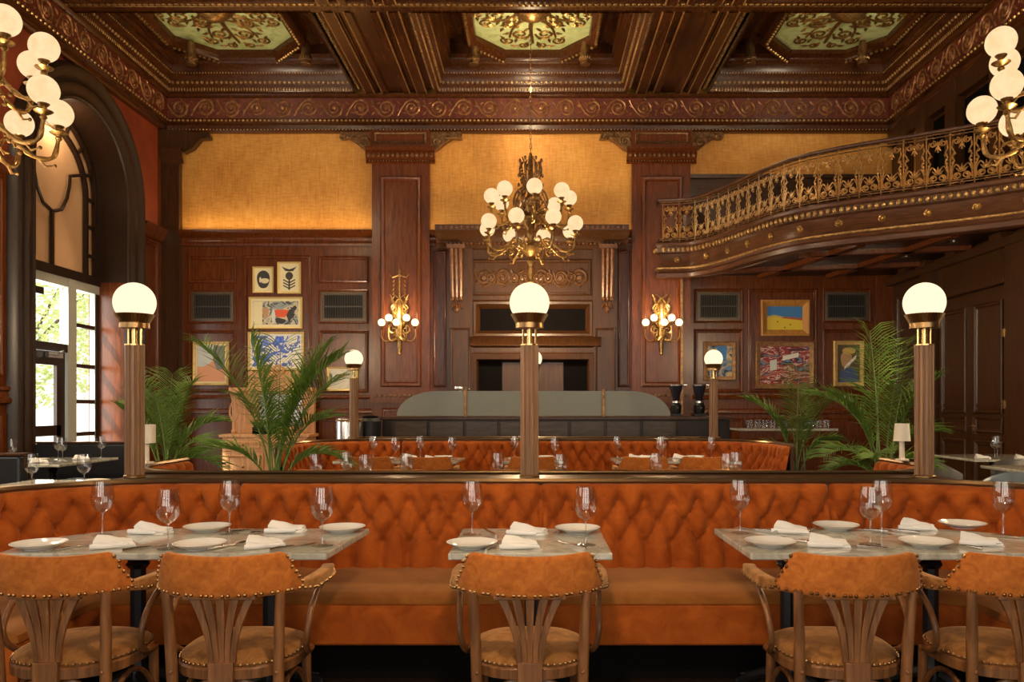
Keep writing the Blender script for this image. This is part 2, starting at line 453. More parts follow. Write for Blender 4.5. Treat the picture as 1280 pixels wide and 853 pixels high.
# ------------------------------------------------------------------ far wall: frieze, rails, wainscot
def hx(mb, x0, x1, z0, z1, n0, n1): mb.box(x0, x1, z0, z1, n0, n1)
w = MB(); w.M = BACK
hm(w, XL, XR, [(6.22, 0), (6.22, .10), (6.25, .12), (6.27, .09), (6.34, .10), (6.37, .16), (6.43, .16), (6.44, .11), (6.82, .10), (6.84, .15), (6.87, .17), (6.87, 0)])
trim_back = struct(w.build('trim_2', 'ceiling_wood'))
w = MB(); w.M = BACK; hx(w, XL, XR, 6.455, 6.81, .1, .118)
struct(w.build('frieze_ground', 'red_frieze', trim_back, smooth=False))
w = MB(); w.M = BACK
scrollwork(w, XL + .1, XR - .1, 6.455, 6.815, .46, .020, .118)
struct(w.build('frieze_relief', 'relief', trim_back))
w = MB(); w.M = BACK
beads(w, (XL, 6.40, .165), (XR, 6.40, .165), .075, .022, (1.2, 1, 1))
beads(w, (XL, 6.255, .12), (XR, 6.255, .12), .06, .014)
struct(w.build('frieze_carving', 'gilt_wood', trim_back))

def side_frieze(F0, y0, y1, nm):
    w = MB(); w.M = F0
    hm(w, y0, y1, [(6.22, 0), (6.22, .10), (6.25, .12), (6.27, .09), (6.34, .10), (6.37, .16), (6.43, .16), (6.44, .11), (6.82, .10), (6.84, .15), (6.87, .17), (6.87, 0)])
    t = struct(w.build(nm, 'ceiling_wood'))
    w = MB(); w.M = F0; hx(w, y0, y1, 6.455, 6.81, .1, .118)
    struct(w.build('frieze_ground', 'red_frieze', t, smooth=False))
    w = MB(); w.M = F0
    scrollwork(w, y0 + .1, y1 - .1, 6.455, 6.815, .46, .020, .118)
    struct(w.build('frieze_relief', 'relief', t))
    w = MB(); w.M = F0
    beads(w, (y0, 6.40, .165), (y1, 6.40, .165), .09, .022, (1.2, 1, 1))
    struct(w.build('frieze_carving', 'gilt_wood', t))
side_frieze(LEFT, 6.5, YB - .1, 'trim_3')
side_frieze(RIGHT, 6.5, YB - .1, 'trim_4')

w = MB(); w.M = BACK                          # wainscot rails, stiles and raised panels
CAP = [(4.22, 0), (4.22, .05), (4.26, .06), (4.30, .04), (4.36, .05), (4.40, .10), (4.45, .16), (4.48, .17), (4.48, .12), (4.455, .11), (4.455, 0)]
for a, b in ((bx(224), bx(465)), (bx(537), bx(790)), (bx(862), XR)):
    hm(w, a, b, CAP)
    hm(w, a, b, [(bz(499), 0), (bz(499), .05), (bz(497), .06), (bz(494), .03), (bz(494), 0)])
    hm(w, a, b, [(bz(518), 0), (bz(517), .05), (bz(514), .055), (bz(511), .03), (bz(511), 0)])
def pan(mb, x0, x1, y0, y1, prof=PANEL):
    a, b, c, d = bx(x0), bx(x1), bz(y1), bz(y0)
    mb.ring(b - a, d - c, prof, (a + b) / 2, (c + d) / 2)
for x0, x1, top in ((232, 292, 0), (302, 387, 1), (396, 459, 0)):
    if top: pan(w, x0, x1, 318, 491)
    else:
        pan(w, x0, x1, 319, 353); pan(w, x0, x1, 361, 404); pan(w, x0, x1, 412, 491)
        hx(w, bx(x0 + 7), bx(x1 - 7), bz(347), bz(325), 0, .012)
    pan(w, x0, x1, 523, 598)
for x0, x1, top in ((869, 931, 0), (937, 1024, 1), (1031, 1092, 0)):
    if top: pan(w, x0, x1, 360, 491)
    else:
        pan(w, x0, x1, 360, 403); pan(w, x0, x1, 411, 491)
    pan(w, x0, x1, 523, 598)
pan(w, 541, 557, 312, 484, PANEL_S); pan(w, 773, 788, 312, 484, PANEL_S)
for x in (228, 297.5, 391.5, 462, 866, 934, 1027.5, 1096):   # stiles
    hx(w, bx(x) - .03, bx(x) + .03, bz(490), 4.22, 0, .008)
struct(w.build('wainscot', 'mahogany', wall_back))

w = MB(); w.M = BACK                          # dado added behind the balcony railing; its dark wood stands in for shade
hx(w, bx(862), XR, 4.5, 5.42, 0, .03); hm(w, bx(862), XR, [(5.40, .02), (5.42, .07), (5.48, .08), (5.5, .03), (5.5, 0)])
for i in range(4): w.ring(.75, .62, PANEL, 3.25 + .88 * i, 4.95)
struct(w.build('gallery_shade_dado', 'walnut', wall_back))
# pilasters with capitals and scrolled brackets
def pilaster(x0, x1, nm):
    a, b = bx(x0), bx(x1); c = (a + b) / 2
    w = MB(); w.M = BACK
    hx(w, a, b, 0, 6.22, 0, .13)
    w.M = BACK @ Matrix.Translation((0, 0, .13))
    pan(w, x0 + 11, x1 - 10, 221, 484, [(0, .001), (0, .02), (.02, .038), (.05, .028), (.07, .034), (.09, .002)])
    hx(w, a + .2, b - .2, bz(475), bz(232), 0, .012)
    pan(w, x0 + 12, x1 - 12, 510, 590)
    w.M = BACK
    hm(w, a - .1, b + .1, [(bz(205), .13), (bz(204), .17), (bz(201), .15), (bz(199), .17), (bz(193), .22), (bz(190), .2), (bz(188), .26), (bz(186), .26), (bz(186), .0)])
    hx(w, a - .02, b + .02, bz(187), 6.22, 0, .2)
    w.ring(b - a - .12, .22, PANEL_S, c, 6.06); 
    hx(w, a - .02, b + .02, bz(504), bz(487), .13, .2)
    p = struct(w.build(nm, 'mahogany'))
    w = MB(); w.M = BACK
    w.M = BACK @ Matrix.Translation((0, 0, .2))
    w.ring(b - a - .1, .2, PANEL_S, c, 6.08)
    w.M = BACK
    beads(w, (a - .08, bz(196), .21), (b + .08, bz(196), .21), .085, .034, (.9, 1.2, 1))
    beads(w, (a - .06, bz(202), .165), (b + .06, bz(202), .165), .05, .016)
    for s in (-1, 1):
        e = a if s < 0 else b
        pts = [(0, 0), (.52, 0), (.56, -.05), (.57, -.1), (.5, -.11), (.42, -.09), (.3, -.16), (.16, -.28), (.04, -.34), (0, -.36)]
        w.prism([(e + s * px_, 6.2 + pz) for px_, pz in pts], .02, .15)
        w.tube(spiral(e + s * .5, 6.2 - .07, .07, .015, 0, s * 1.3, 16, .16), .016, 5)
        w.tube(spiral(e + s * .14, 6.2 - .17, .1, .015, 0, -s * 1.4, 16, .16), .018, 5)
        leaf_blob(w, e + s * .32, 6.1, .09, 0 if s > 0 else PI, .15)
        beads(w, (e + s * .02, 6.19, .165), (e + s * .55, 6.19, .165), .05, .016)
    beads(w, (a + .05, bz(495), .2), (b - .05, bz(495), .2), .08, .03)
    struct(w.build('capital', 'bronze', p))
    return p
pilaster(465, 537, 'trim_5'); pilaster(790, 863, 'trim_6')
w = MB(); w.M = BACK                                           # half pilaster in the left corner
hx(w, XL, bx(224), 0, 6.22, 0, .13); hx(w, XL, bx(234), bz(187), 6.22, 0, .22)
hm(w, XL, bx(230), [(bz(205), .13), (bz(199), .17), (bz(193), .22), (bz(188), .26), (bz(186), .0)])
w.ring(.2, 3.4, PANEL_S, (XL + bx(224)) / 2, 3.8); 
pts = [(0, 0), (.42, 0), (.46, -.05), (.47, -.1), (.4, -.11), (.3, -.12), (.16, -.28), (0, -.36)]
w.prism([(bx(230) + a, 6.2 + b) for a, b in pts], .02, .15)
w.tube(spiral(bx(230) + .4, 6.13, .07, .015, 0, 1.3, 16, .16), .016, 5)
struct(w.build('trim_7', 'walnut'))
w = MB(); w.M = BACK                                           # right corner post
hx(w, bx(1098), XR, 0, 3.7, 0, .07); struct(w.build('trim_8', 'mahogany'))

# ------------------------------------------------------------------ right wall: door, casings, gallery openings
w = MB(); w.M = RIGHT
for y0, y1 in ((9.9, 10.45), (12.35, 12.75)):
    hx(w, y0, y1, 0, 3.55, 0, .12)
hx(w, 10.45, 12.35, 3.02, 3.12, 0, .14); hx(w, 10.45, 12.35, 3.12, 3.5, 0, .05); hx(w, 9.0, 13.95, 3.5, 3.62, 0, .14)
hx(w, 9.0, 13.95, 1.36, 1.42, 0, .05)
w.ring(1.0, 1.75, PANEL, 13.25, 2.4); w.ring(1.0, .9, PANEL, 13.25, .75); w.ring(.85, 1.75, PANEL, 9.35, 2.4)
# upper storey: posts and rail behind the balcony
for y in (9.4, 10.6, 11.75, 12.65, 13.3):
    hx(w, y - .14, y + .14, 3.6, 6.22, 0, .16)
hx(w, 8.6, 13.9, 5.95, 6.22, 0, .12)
struct(w.build('trim_9', 'walnut'))  # same darker wood, shade put into its colour
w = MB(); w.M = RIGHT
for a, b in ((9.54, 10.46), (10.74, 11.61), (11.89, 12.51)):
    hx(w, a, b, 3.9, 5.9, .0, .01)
struct(w.build('opening_shade', 'black', smooth=False))  # flat black sheets stand in for shade inside the gallery openings
w = MB(); w.M = RIGHT; hx(w, 12.79, 13.16, 4.0, 5.95, 0, .012); struct(w.build('gilded_panel', 'gold_wall', wall_right, smooth=False))
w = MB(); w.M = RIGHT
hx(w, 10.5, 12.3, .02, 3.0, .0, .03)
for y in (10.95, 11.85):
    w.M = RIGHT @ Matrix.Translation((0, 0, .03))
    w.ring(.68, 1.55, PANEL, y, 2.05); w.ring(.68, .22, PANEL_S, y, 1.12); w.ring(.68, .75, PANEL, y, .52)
door = struct(w.build('door_1', 'walnut'))  # door darkened like the wall, shade put into the wood
w = MB(); w.M = RIGHT
w.tube([(11.33, 1.1, .035), (11.33, 1.1, .09), (11.27, 1.1, .1), (11.15, 1.1, .1)], .011, 8); hx(w, 11.3, 11.36, .98, 1.22, .03, .04)
for z in (.45, 1.35, 2.3): hx(w, 10.44, 10.5, z, z + .11, .12, .13)
struct(w.build('door_handle', 'brass', door))

# ------------------------------------------------------------------ arched window in the left wall
WF = plane_frame((-7.05, 0, 0), (0, 1, 0), (0, 0, 1), (1, 0, 0))
w = MB(); w.M = WF
def arc_tube(mb, c, z, r, a0, a1, wd, dp, n=24):
    pts_o = [(c - (r + wd / 2) * math.cos(a0 + (a1 - a0) * i / n), z + (r + wd / 2) * math.sin(a0 + (a1 - a0) * i / n)) for i in range(n + 1)]
    pts_i = [(c - (r - wd / 2) * math.cos(a0 + (a1 - a0) * i / n), z + (r - wd / 2) * math.sin(a0 + (a1 - a0) * i / n)) for i in range(n + 1)]
    mb.grid([[(p[0], p[1], 0) for p in pts_o], [(p[0], p[1], dp) for p in pts_o], [(p[0], p[1], dp) for p in pts_i], [(p[0], p[1], 0) for p in pts_i]], close_u=True)
TZ = 3.34
arc_tube(w, AC, ASP, AR - .03, 0, PI, .1, .07); arc_tube(w, AC, ASP, AR - .30, 0, PI, .06, .06)
for s in (-1, 1):
    hx(w, AC + s * (AR - .03) - .05, AC + s * (AR - .03) + .05, 0, ASP, 0, .07)
    hx(w, AC + s * (AR - .30) - .03, AC + s * (AR - .30) + .03, TZ, ASP, 0, .06)
hx(w, AY0, AY1, TZ - .05, TZ + .09, -.02, .1)
for i in range(1, 8):
    a = PI * i / 8
    p, q = (AR - .3), (AR - .05)
    w.tube([(AC - p * math.cos(a), ASP + p * math.sin(a), .03), (AC - q * math.cos(a), ASP + q * math.sin(a), .03)], .028, 6)
for z in (3.75, 4.2, ASP):
    for s in (-1, 1): hx(w, AC + s * (AR - .17) - .14, AC + s * (AR - .17) + .14, z - .025, z + .025, 0, .05)
hx(w, AC - .022, AC + .022, TZ, 4.22, 0, .05)                  # the urn shaped glazing bar
pts = [(AC - .86, 5.0), (AC - .44, 4.86), (AC - .42, 4.7), (AC - .36, 4.5), (AC - .22, 4.3), (AC, 4.22), (AC + .22, 4.3), (AC + .36, 4.5), (AC + .42, 4.7), (AC + .44, 4.86), (AC + .86, 5.0)]
w.tube([(p[0], p[1], .03) for p in pts], .026, 6)
win = struct(w.build('window_1', 'ebony'))
w = MB(); w.M = WF
ar = [(AC - (AR - .02) * math.cos(PI * i / 24), ASP + (AR - .02) * math.sin(PI * i / 24)) for i in range(25)]
w.prism([(AY0 + .02, TZ)] + ar + [(AY1 - .02, TZ)], -.03, -.015)
struct(w.build('lunette_blind', 'lunette', win, smooth=False))
# daylight part: tall pale mullion, side light with bars, glazed door
MY = 11.92                                                     # mullion
w = MB(); w.M = WF
hx(w, MY - .15, MY + .06, 0, TZ - .05, -.04, .09); hx(w, AY1 - .1, AY1 - .04, 0, TZ, -.02, .06); hx(w, AY0, AY0 + .1, 0, TZ, -.02, .06)
hx(w, AY0, AY1, TZ - .18, TZ - .05, -.1, .08)
struct(w.build('window_frame', 'paint_grey', win, smooth=False))
w = MB(); w.M = WF
hx(w, AY0 + .1, MY - .15, 2.18, 2.30, -.02, .08)
for z in (.95, 1.45, 2.0, 2.62): hx(w, MY + .06, AY1 - .1, z - .03, z + .03, -.02, .06)
hx(w, AY0 + .35, AY0 + .75, 2.95, 3.05, .05, .16)
struct(w.build('glazing_bar', 'ebony', win, smooth=False))
w = MB(); w.M = WF
hx(w, AY0 + .1, MY - .15, 2.3, TZ - .18, .0, .008); hx(w, MY + .06, AY1 - .1, 0.05, TZ - .18, .0, .008)
struct(w.build('pane', 'pane', win, smooth=False))
w = MB(); w.M = WF
DA, DB = AY0 + .12, MY - .17
w.ring(DB - DA, 2.15, [(0, 0), (0, .05), (.2, .05), (.2, 0)], (DA + DB) / 2, 1.1); hx(w, DA + .1, DB - .1, .95, 1.1, .0, .05)
d2 = struct(w.build('door_2', 'ebony', smooth=False))
w = MB(); w.M = WF; hx(w, DA + .2, DB - .2, .2, 2.0, .02, .028); struct(w.build('pane', 'pane', d2, smooth=False))
w = MB(); w.M = WF
hx(w, DB - .5, DB - .16, 2.08, 2.16, .06, .12); w.tube([(DB - .3, 2.12, .12), (DB - .55, 2.14, .3), (DB - .12, 2.2, .1)], .014, 6)
w.tube([(DA + .26, .9, .05), (DA + .26, .9, .1), (DA + .26, 1.25, .1), (DA + .26, 1.25, .05)], .014, 6)
struct(w.build('door_closer', 'steel', d2))

# ------------------------------------------------------------------ ceiling
w = MB(); w.box(XL - .4, XR + .3, YR, YB + .2, ZC, ZC + .2); ceil = struct(w.build('ceiling', 'ceiling_wood', smooth=False))
BXL, BXR = wx(497, 14) - 0.0, wx(830, 14)                     # beam centre lines
BXL, BXR = -2.43, 2.33
def long_beam(xc, y0, y1, nm):
    w = MB()
    prof = [(-.98, 7.62), (-.98, 7.28), (-.86, 7.28), (-.86, 7.2), (-.80, 7.16), (-.72, 7.16), (-.70, 7.0), (-.62, 6.97), (-.54, 6.96), (-.53, 6.88), (-.38, 6.87), (-.37, 6.91), (-.33, 6.91), (-.32, 6.94), (-.25, 6.94), (-.24, 6.88), (-.14, 6.87), (-.13, 6.92), (0, 6.92)]
    prof = prof + [(-x, z) for x, z in prof[::-1][1:]]
    w.grid([[(xc + x, y0, z) for x, z in prof], [(xc + x, y1, z) for x, z in prof]])
    b = struct(w.build(nm, 'ceiling_wood', smooth=False))
    w = MB()
    for s in (-1, 1):
        for x, z, r, p in ((.66, 6.975, .03, .075), (.83, 7.21, .018, .05)):
            beads(w, (xc + s * x, y0, z), (xc + s * x, y1, z), p, r)
        for x, z in ((.535, 6.885), (.375, 6.88), (.24, 6.885)):
            w.tube([(xc + s * x, y0, z), (xc + s * x, y1, z)], .013, 6)
    struct(w.build('gilt_beading', 'gilt_wood', b))
GY0, GY1 = 10.80, 11.0
for i, xc in enumerate((BXL, BXR)):
    long_beam(xc, GY1, YB - .12, 'trim_%d' % (10 + i))
    long_beam(xc, YR, GY0, 'trim_%d' % (12 + i))
w = MB()                                                       # the cross girder
w.box(XL + .1, XR - .1, GY0, GY1, 6.93, ZC); w.box(XL + .1, XR - .1, GY0 - .06, GY1 + .02, 6.89, 6.94); w.box(XL + .1, XR - .1, GY0 - .03, GY0, 7.0, 7.2)
g = struct(w.build('trim_14', 'ceiling_wood', smooth=False))
w = MB(); beads(w, (XL + .1, GY0 + .005, 6.888), (XR - .1, GY0 + .005, 6.888), .085, .028, (1.4, 1, .6))
w.tube([(XL + .1, GY0 + .05, 6.888), (XR - .1, GY0 + .05, 6.888)], .008, 6)
struct(w.build('gilt_beading', 'gilt', g))

def coffer(x0, x1, oc, ow, nm, far=0):
    """cornice round a bay plus the octagonal painted panel"""
    y0, y1 = GY1, YB - .12
    w = MB(); w.M = DOWN
    cx, cy = (x0 + x1) / 2, (y0 + y1) / 2
    pr = [(0, -6.87), (.04, -6.9), (.05, -6.97), (.07, -6.99), (.09, -7.06), (.11, -7.12), (.14, -7.16), (.16, -7.2), (.17, -7.34), (.2, -7.36), (.22, -7.42), (.3, -7.46), (.3, -7.62)]
    w.ring(x1 - x0, y1 - y0, pr, cx, cy)
    t = struct(w.build(nm, 'ceiling_wood'))
    w = MB()
    for k, (ins, z, r, p, sc) in enumerate(((.045, 6.95, .022, .05, (.7, .7, 1.6)), (.09, 7.05, .028, .085, (1, 1, 1)), (.155, 7.19, .014, .05, (1, 1, 1)))):
        for a, b in (((x0 + ins, y1 - ins), (x1 - ins, y1 - ins)), ((x0 + ins, y0 + ins), (x0 + ins, y1 - ins)), ((x1 - ins, y0 + ins), (x1 - ins, y1 - ins))):
            beads(w, (a[0], a[1], z), (b[0], b[1], z), p, r, sc)
    struct(w.build('gilt_beading', 'gilt_wood', t))
    oy, hd, cf = 12.2, 1.10, .34
    ocpts = [(oc - ow, 11.62), (oc - cf, 11.22), (oc + cf, 11.22), (oc + ow, 11.62), (oc + ow, 13.06), (oc + cf, 13.72), (oc - cf, 13.72), (oc - ow, 13.06)]
    w = MB(); w.M = DOWN
    w.prism(ocpts, -7.54, -7.53)
    pn = struct(w.build('painted_panel', M['panel_green'], t, smooth=False))
    w = MB(); w.M = DOWN
    w.ngon_ring(ocpts, [(-.20, -7.62), (-.20, -7.43), (-.15, -7.37), (-.08, -7.38), (-.05, -7.43), (-.01, -7.45), (0.0, -7.51), (.0, -7.62)])
    struct(w.build('octagon_frame', 'ceiling_wood', t))
    w = MB(); w.M = DOWN
    for i in range(8):
        a, b = Vector(ocpts[i]), Vector(ocpts[(i + 1) % 8])
        n = Vector((-(b - a).normalized().y, (b - a).normalized().x)) * -.115
        beads(w, (a.x + n.x, a.y + n.y, -7.37), (b.x + n.x, b.y + n.y, -7.37), .085, .032)
    # gilded arabesques on the green ground
    for q in range(4):
        ro = Matrix.Translation((oc, oy, -7.525)) @ Matrix.Rotation(q * PI / 2, 4, 'Z')
        w.M = DOWN @ ro
        ext = (1.3 if q == 1 else .95) if q % 2 else ow
        k = ext / 1.0
        w.tube(catmull([(.2 * k, 0, 0), (.45 * k, .03, 0), (.85 * k, 0, 0)], 5), [.045 - .002 * i for i in range(11)], 5)
        for s in (-1, 1):
            w.tube(spiral(.62 * k, s * .2, .16, .03, s * -PI / 2, s * 1.5, 18), .022, 5)
            w.tube(spiral(.36 * k, s * .36, .13, .03, s * PI, -s * 1.4, 16), .022, 5)
            w.tube(catmull([(.25 * k, s * .05, 0), (.32 * k, s * .2, 0), (.5 * k, s * .33, 0), (.7 * k, s * .38, 0)], 4), .02, 5)
            w.tube(spiral(.80 * k, s * .42, .12, .025, s * PI * .8, -s * 1.4, 16), .02, 5); w.tube(spiral(.92 * k, s * .16, .09, .02, s * -PI * .7, s * 1.3, 14), .018, 5)
            for lx, ly, la in ((.5, .1, .7), (.72, .1, .5), (.42, .24, 1.3), (.8, .28, .2), (.6, .42, 1.2), (.3, .2, .9), (.88, .1, .4), (.66, .3, 2.2), (.94, .3, 1.6), (.5, .5, .4), (.72, .5, 2.6), (.22, .3, 1.5)):
                leaf_blob(w, lx * k, s * ly, .075, s * la)
    w.M = DOWN
    w.lathe([(0.0, -7.34), (.06, -7.34), (.12, -7.37), (.2, -7.41), (.24, -7.45), (.26, -7.48), (.3, -7.50), (.31, -7.53)], (oc, oy, 0), 24)
    beads(w, (oc - .26, oy, -7.48), (oc + .26, oy, -7.48), .09, .03)
    struct(w.build('gilt_arabesque', 'gilt', t))
m_, nt_, b_ = nodes('painted_green')
fv = noise(nt_, coords(nt_, (1, 1, 1)), 5, 5, .6, 1.0)
nt_.links.new(ramp(nt_, fv, [(.32, (.36, .45, .18)), (.5, (.52, .62, .29)), (.68, (.60, .68, .36))]), b_.inputs['Base Color'])
setp(b_, Roughness=.6); M['panel_green'] = m_
coffer(XL + .12, BXL - .98 + .28, -4.98, .98, 'trim_15')
coffer(BXL + .98 - .28, BXR - .98 + .28, C0, .93, 'trim_16')
coffer(BXR + .98 - .28, XR - .12, 4.9, .94, 'trim_17')
# spot cans hanging at the corners of the panels
n_ = 0
def can(x, y, lab):
    t = thing('ceiling_spotlight', lab, 'spotlight', (x, y, 7.10), 0, 'spot cans in the ceiling bays')
    w = MB(); w.lathe([(.075, 0), (.085, .01), (.08, .06), (.095, .07), (.095, .14), (.08, .15), (.075, .28), (.05, .40)], n=20); w.build('housing', 'bronze', t)
    w = MB()
    for i in range(16):
        a = 2 * PI * i / 16; w.ball((.097 * math.cos(a), .097 * math.sin(a), .105), .016, 5, 4, (.7, .7, 1.8))
    w.build('cap_ring', 'brass_dull', t)
    w = MB(); w.lathe([(.068, .02), (.05, .012), (0.0, .008)], n=20); w.build('lens', 'black', t)
SPOTS = [(-5.75, 13.2, 'bronze spot can left of the window-side ceiling octagon'), (-3.83, 13.2, 'bronze spot can right of the window-side ceiling octagon'),
         (-1.02, 13.2, 'bronze spot can left of the middle ceiling octagon'), (.85, 13.2, 'bronze spot can right of the middle ceiling octagon'),
         (3.62, 13.2, 'bronze spot can left of the ceiling octagon over the balcony'), (5.5, 13.2, 'bronze spot can right of the ceiling octagon over the balcony')]
for a in SPOTS: can(*a)
# ------------------------------------------------------------------ overmantel
M['carving_dark'] = mottled('carved_dark', (0.05, 0.02, 0.008), (0.17, 0.085, 0.038), 20, 0.24, 0.2)
t = thing('fireplace_surround', 'tall carved dark wood fireplace surround between the two pilasters', 'fireplace', (C0 - .03, YB, 0))
MF = Matrix.Translation((-(C0 - .03), -YB, 0)) @ BACK
dm = 13.65
def mx(px): return wx(px, dm)
def mz(py): return wz(py, dm)
w = MB(); w.M = MF
hx(w, mx(560), mx(590), 0, mz(308), 0, .22); hx(w, mx(742), mx(772), 0, mz(308), 0, .22)
hx(w, mx(590), mx(742), mz(374), mz(308), 0, .16); hx(w, mx(590), mx(742), mz(446), mz(432), 0, .2)
hx(w, mx(590), mx(742), mz(432), mz(374), 0, .03)
hx(w, mx(590), mx(742), 0, mz(446), 0, .02)
w.M = MF @ Matrix.Translation((0, 0, .16)); w.ring(mx(740) - mx(588), mz(322) - mz(368), PANEL, (mx(740) + mx(588)) / 2, (mz(322) + mz(368)) / 2)
w.M = MF @ Matrix.Translation((0, 0, .22))
for a, b in ((562, 588), (744, 770)): w.ring(mx(b) - mx(a), 2.0, PANEL_S, (mx(a) + mx(b)) / 2, 1.75)
w.build('body', 'walnut', t)
w = MB(); w.M = MF
hm(w, mx(545) , mx(785), [(mz(310), .16), (mz(309), .22), (mz(305), .24), (mz(303), .32), (mz(300), .33), (mz(292), .44), (mz(290), .5), (mz(284), .52), (mz(283), .5), (mz(283), 0)])
w.cur = 1
beads(w, (mx(549), mz(287), .53), (mx(782), mz(287), .53), .09, .028, (1.1, 1, 1)); beads(w, (mx(556), mz(304), .31), (mx(777), mz(304), .31), .07, .025)
w.build('cornice', ['walnut', 'carving'], t)
for a, b in ((561, 579), (751, 769)):
    w = MB(); w.M = MF
    c = (mx(a) + mx(b)) / 2
    hx(w, mx(a) - .03, mx(b) + .03, mz(311), mz(306), .2, .42)
    for k in (-1, 0, 1):
        w.tube(catmull([(c + k * .075, mz(311), .38), (c + k * .075, mz(335), .33), (c + k * .072, mz(365), .27), (c + k * .07, mz(372), .26)], 5), .038, 8)
        w.ball((c + k * .07, mz(373), .27), .042, 8, 6)
    for k in range(5): leaf_blob(w, c + (k - 2) * .035, mz(381) , .07, -PI / 2 + (k - 2) * .25, .24)
    w.ball((c, mz(386), .24), .05, 8, 6, (1, 1.4, 1))
    w.build('corbel', 'carving', t)
w = MB(); w.M = MF
scrollwork(w, mx(592), mx(737), mz(359), mz(332), .34, .026, .17)
scrollwork(w, mx(606), mx(722), mz(355), mz(336), .19, .016, .185)
w.build('carved_panel', 'carving_dark', t)
w = MB(); w.M = MF
w.ring(mx(744) - mx(588), mz(373) - mz(422), [(0, .16), (.04, .2), (.08, .19), (.1, .14), (.14, .1), (.15, .03)], (mx(744) + mx(588)) / 2, (mz(373) + mz(422)) / 2)
w.ring(mx(725) - mx(600), mz(382) - mz(416), PANEL_S, (mx(725) + mx(600)) / 2, (mz(382) + mz(416)) / 2)
w.cur = 1; hx(w, mx(597), mx(733), mz(419), mz(378), .02, .035)
w.build('transom_panel', ['walnut', 'black'], t)
w = MB(); w.M = MF
hm(w, mx(586), mx(752), [(mz(434), .2), (mz(432), .26), (mz(430), .24), (mz(424), .26), (mz(421), .3), (mz(420), .0)])
w.build('mantel_shelf', 'walnut', t)
w = MB(); w.M = MF
w.ring(mx(746) - mx(586), 2.24, [(0, .2), (.03, .23), (.12, .21), (.14, .14), (.15, .02)], (mx(746) + mx(586)) / 2, mz(440) - 1.12)
w.cur = 1; hx(w, mx(594), mx(738), .1, mz(447), .015, .03)
w.cur = 0; hx(w, mx(627), mx(705), .1, mz(452), .03, .045)
w.build('firebox', ['walnut', 'black'], t)

# ------------------------------------------------------------------ wall vents
def vent(x0, x1, y0, y1, lab):
    a, b, c, d = bx(x0), bx(x1), bz(y1), bz(y0)
    t = thing('wall_vent', lab, 'vent', ((a + b) / 2, YB, (c + d) / 2), 0, 'ventilation grilles in the wall panels')
    L = Matrix.Translation((-(a + b) / 2, -YB, -(c + d) / 2)) @ BACK
    w = MB(); w.M = L; w.ring(b - a, d - c, [(0, .005), (0, .03), (.03, .034), (.035, .015), (.06, .015)], (a + b) / 2, (c + d) / 2); w.build('frame', 'vent_frame', t)
    w = MB(); w.M = L; hx(w, a + .05, b - .05, c + .05, d - .05, .004, .008); w.build('backing', 'black', t)
    w = MB(); w.M = L
    n = 22
    for i in range(n):
        x = a + .06 + (b - a - .12) * (i + .5) / n; hx(w, x - .006, x + .006, c + .05, d - .05, .008, .022)
    hx(w, a + .04, b - .04, (c + d) / 2 - .012, (c + d) / 2 + .012, .01, .03)
    w.build('grille', 'vent_metal', t)
M['vent_frame'] = plain('vent_frame', (0.10, 0.07, 0.045), 0.4, 0.4)
M['vent_metal'] = plain('vent_metal', (0.045, 0.042, 0.036), 0.5, 0.3)
vent(236, 289, 364, 401, 'dark metal vent above the salmon and grey picture')
vent(399, 456, 364, 401, 'dark metal vent beside the pilaster with the tall sconce')
vent(873, 928, 364, 400, 'dark vent above the small blue and tan painting')
vent(1034, 1089, 364, 400, 'dark vent above the gold framed figure painting')

# ------------------------------------------------------------------ pictures (plain abstract designs)
def pic_mat(name, stops, scale=6, kind='noise', rough=.6, sx=1, sy=1, dist=1.5):
    m, nt, b = nodes(name)
    v = coords(nt, (sx, 1, sy))
    fac = noise(nt, v, scale, 3, .55, dist)
    nt.links.new(ramp(nt, fac, stops, 'CONSTANT'), b.inputs['Base Color']); setp(b, Roughness=rough)
    return m
M['art_blue'] = pic_mat('art_blue_splash', [(0, (.80, .78, .70)), (.5, (.06, .13, .62)), (.6, (.16, .26, .75)), (.66, (.82, .80, .72))], 7, dist=1.0)
M['art_collage'] = pic_mat('art_collage', [(0, (.04, .045, .05)), (.4, (.62, .52, .33)), (.48, (.30, .34, .33)), (.54, (.08, .08, .08)), (.6, (.55, .50, .38))], 5, dist=.6)
M['art_red'] = pic_mat('art_red_streets', [(0, (.03, .03, .05)), (.36, (.30, .025, .03)), (.45, (.62, .55, .5)), (.49, (.33, .04, .04)), (.55, (.04, .035, .05)), (.60, (.12, .25, .45)), (.64, (.42, .08, .05)), (.72, (.7, .5, .2))], 4.2, sx=.7, sy=1.8, dist=1.2)
M['art_bluetan'] = pic_mat('art_blue_tan', [(0, (.04, .03, .02)), (.42, (.10, .22, .42)), (.5, (.45, .33, .14)), (.58, (.55, .5, .38)), (.66, (.05, .05, .04))], 6, dist=1.0)
M['art_pale'] = pic_mat('art_pale', [(0, (.62, .58, .48)), (.45, (.72, .68, .56)), (.58, (.55, .54, .50))], 5, sy=3)
for k, c in dict(cream=(.78, .70, .42), ink=(.035, .03, .028), salmon=(.75, .36, .20), slate=(.20, .22, .21), ice=(.62, .68, .66), sky=(.045, .20, .50), sun=(.72, .55, .04), vermilion=(.72, .10, .03), rust=(.45, .09, .04), tan=(.50, .28, .14), navy=(.05, .09, .24), white=(.78, .76, .70), umber=(.10, .07, .04), straw=(.60, .42, .12)).items():
    M['ink_' + k] = plain('paint_' + k, c, .6)
M['frame_gold'] = mottled('frame_gold', (.48, .30, .09), (.72, .50, .19), 14, .38, .35)
M['frame_yellow'] = plain('frame_pale_gold', (.66, .47, .16), .4, .2)
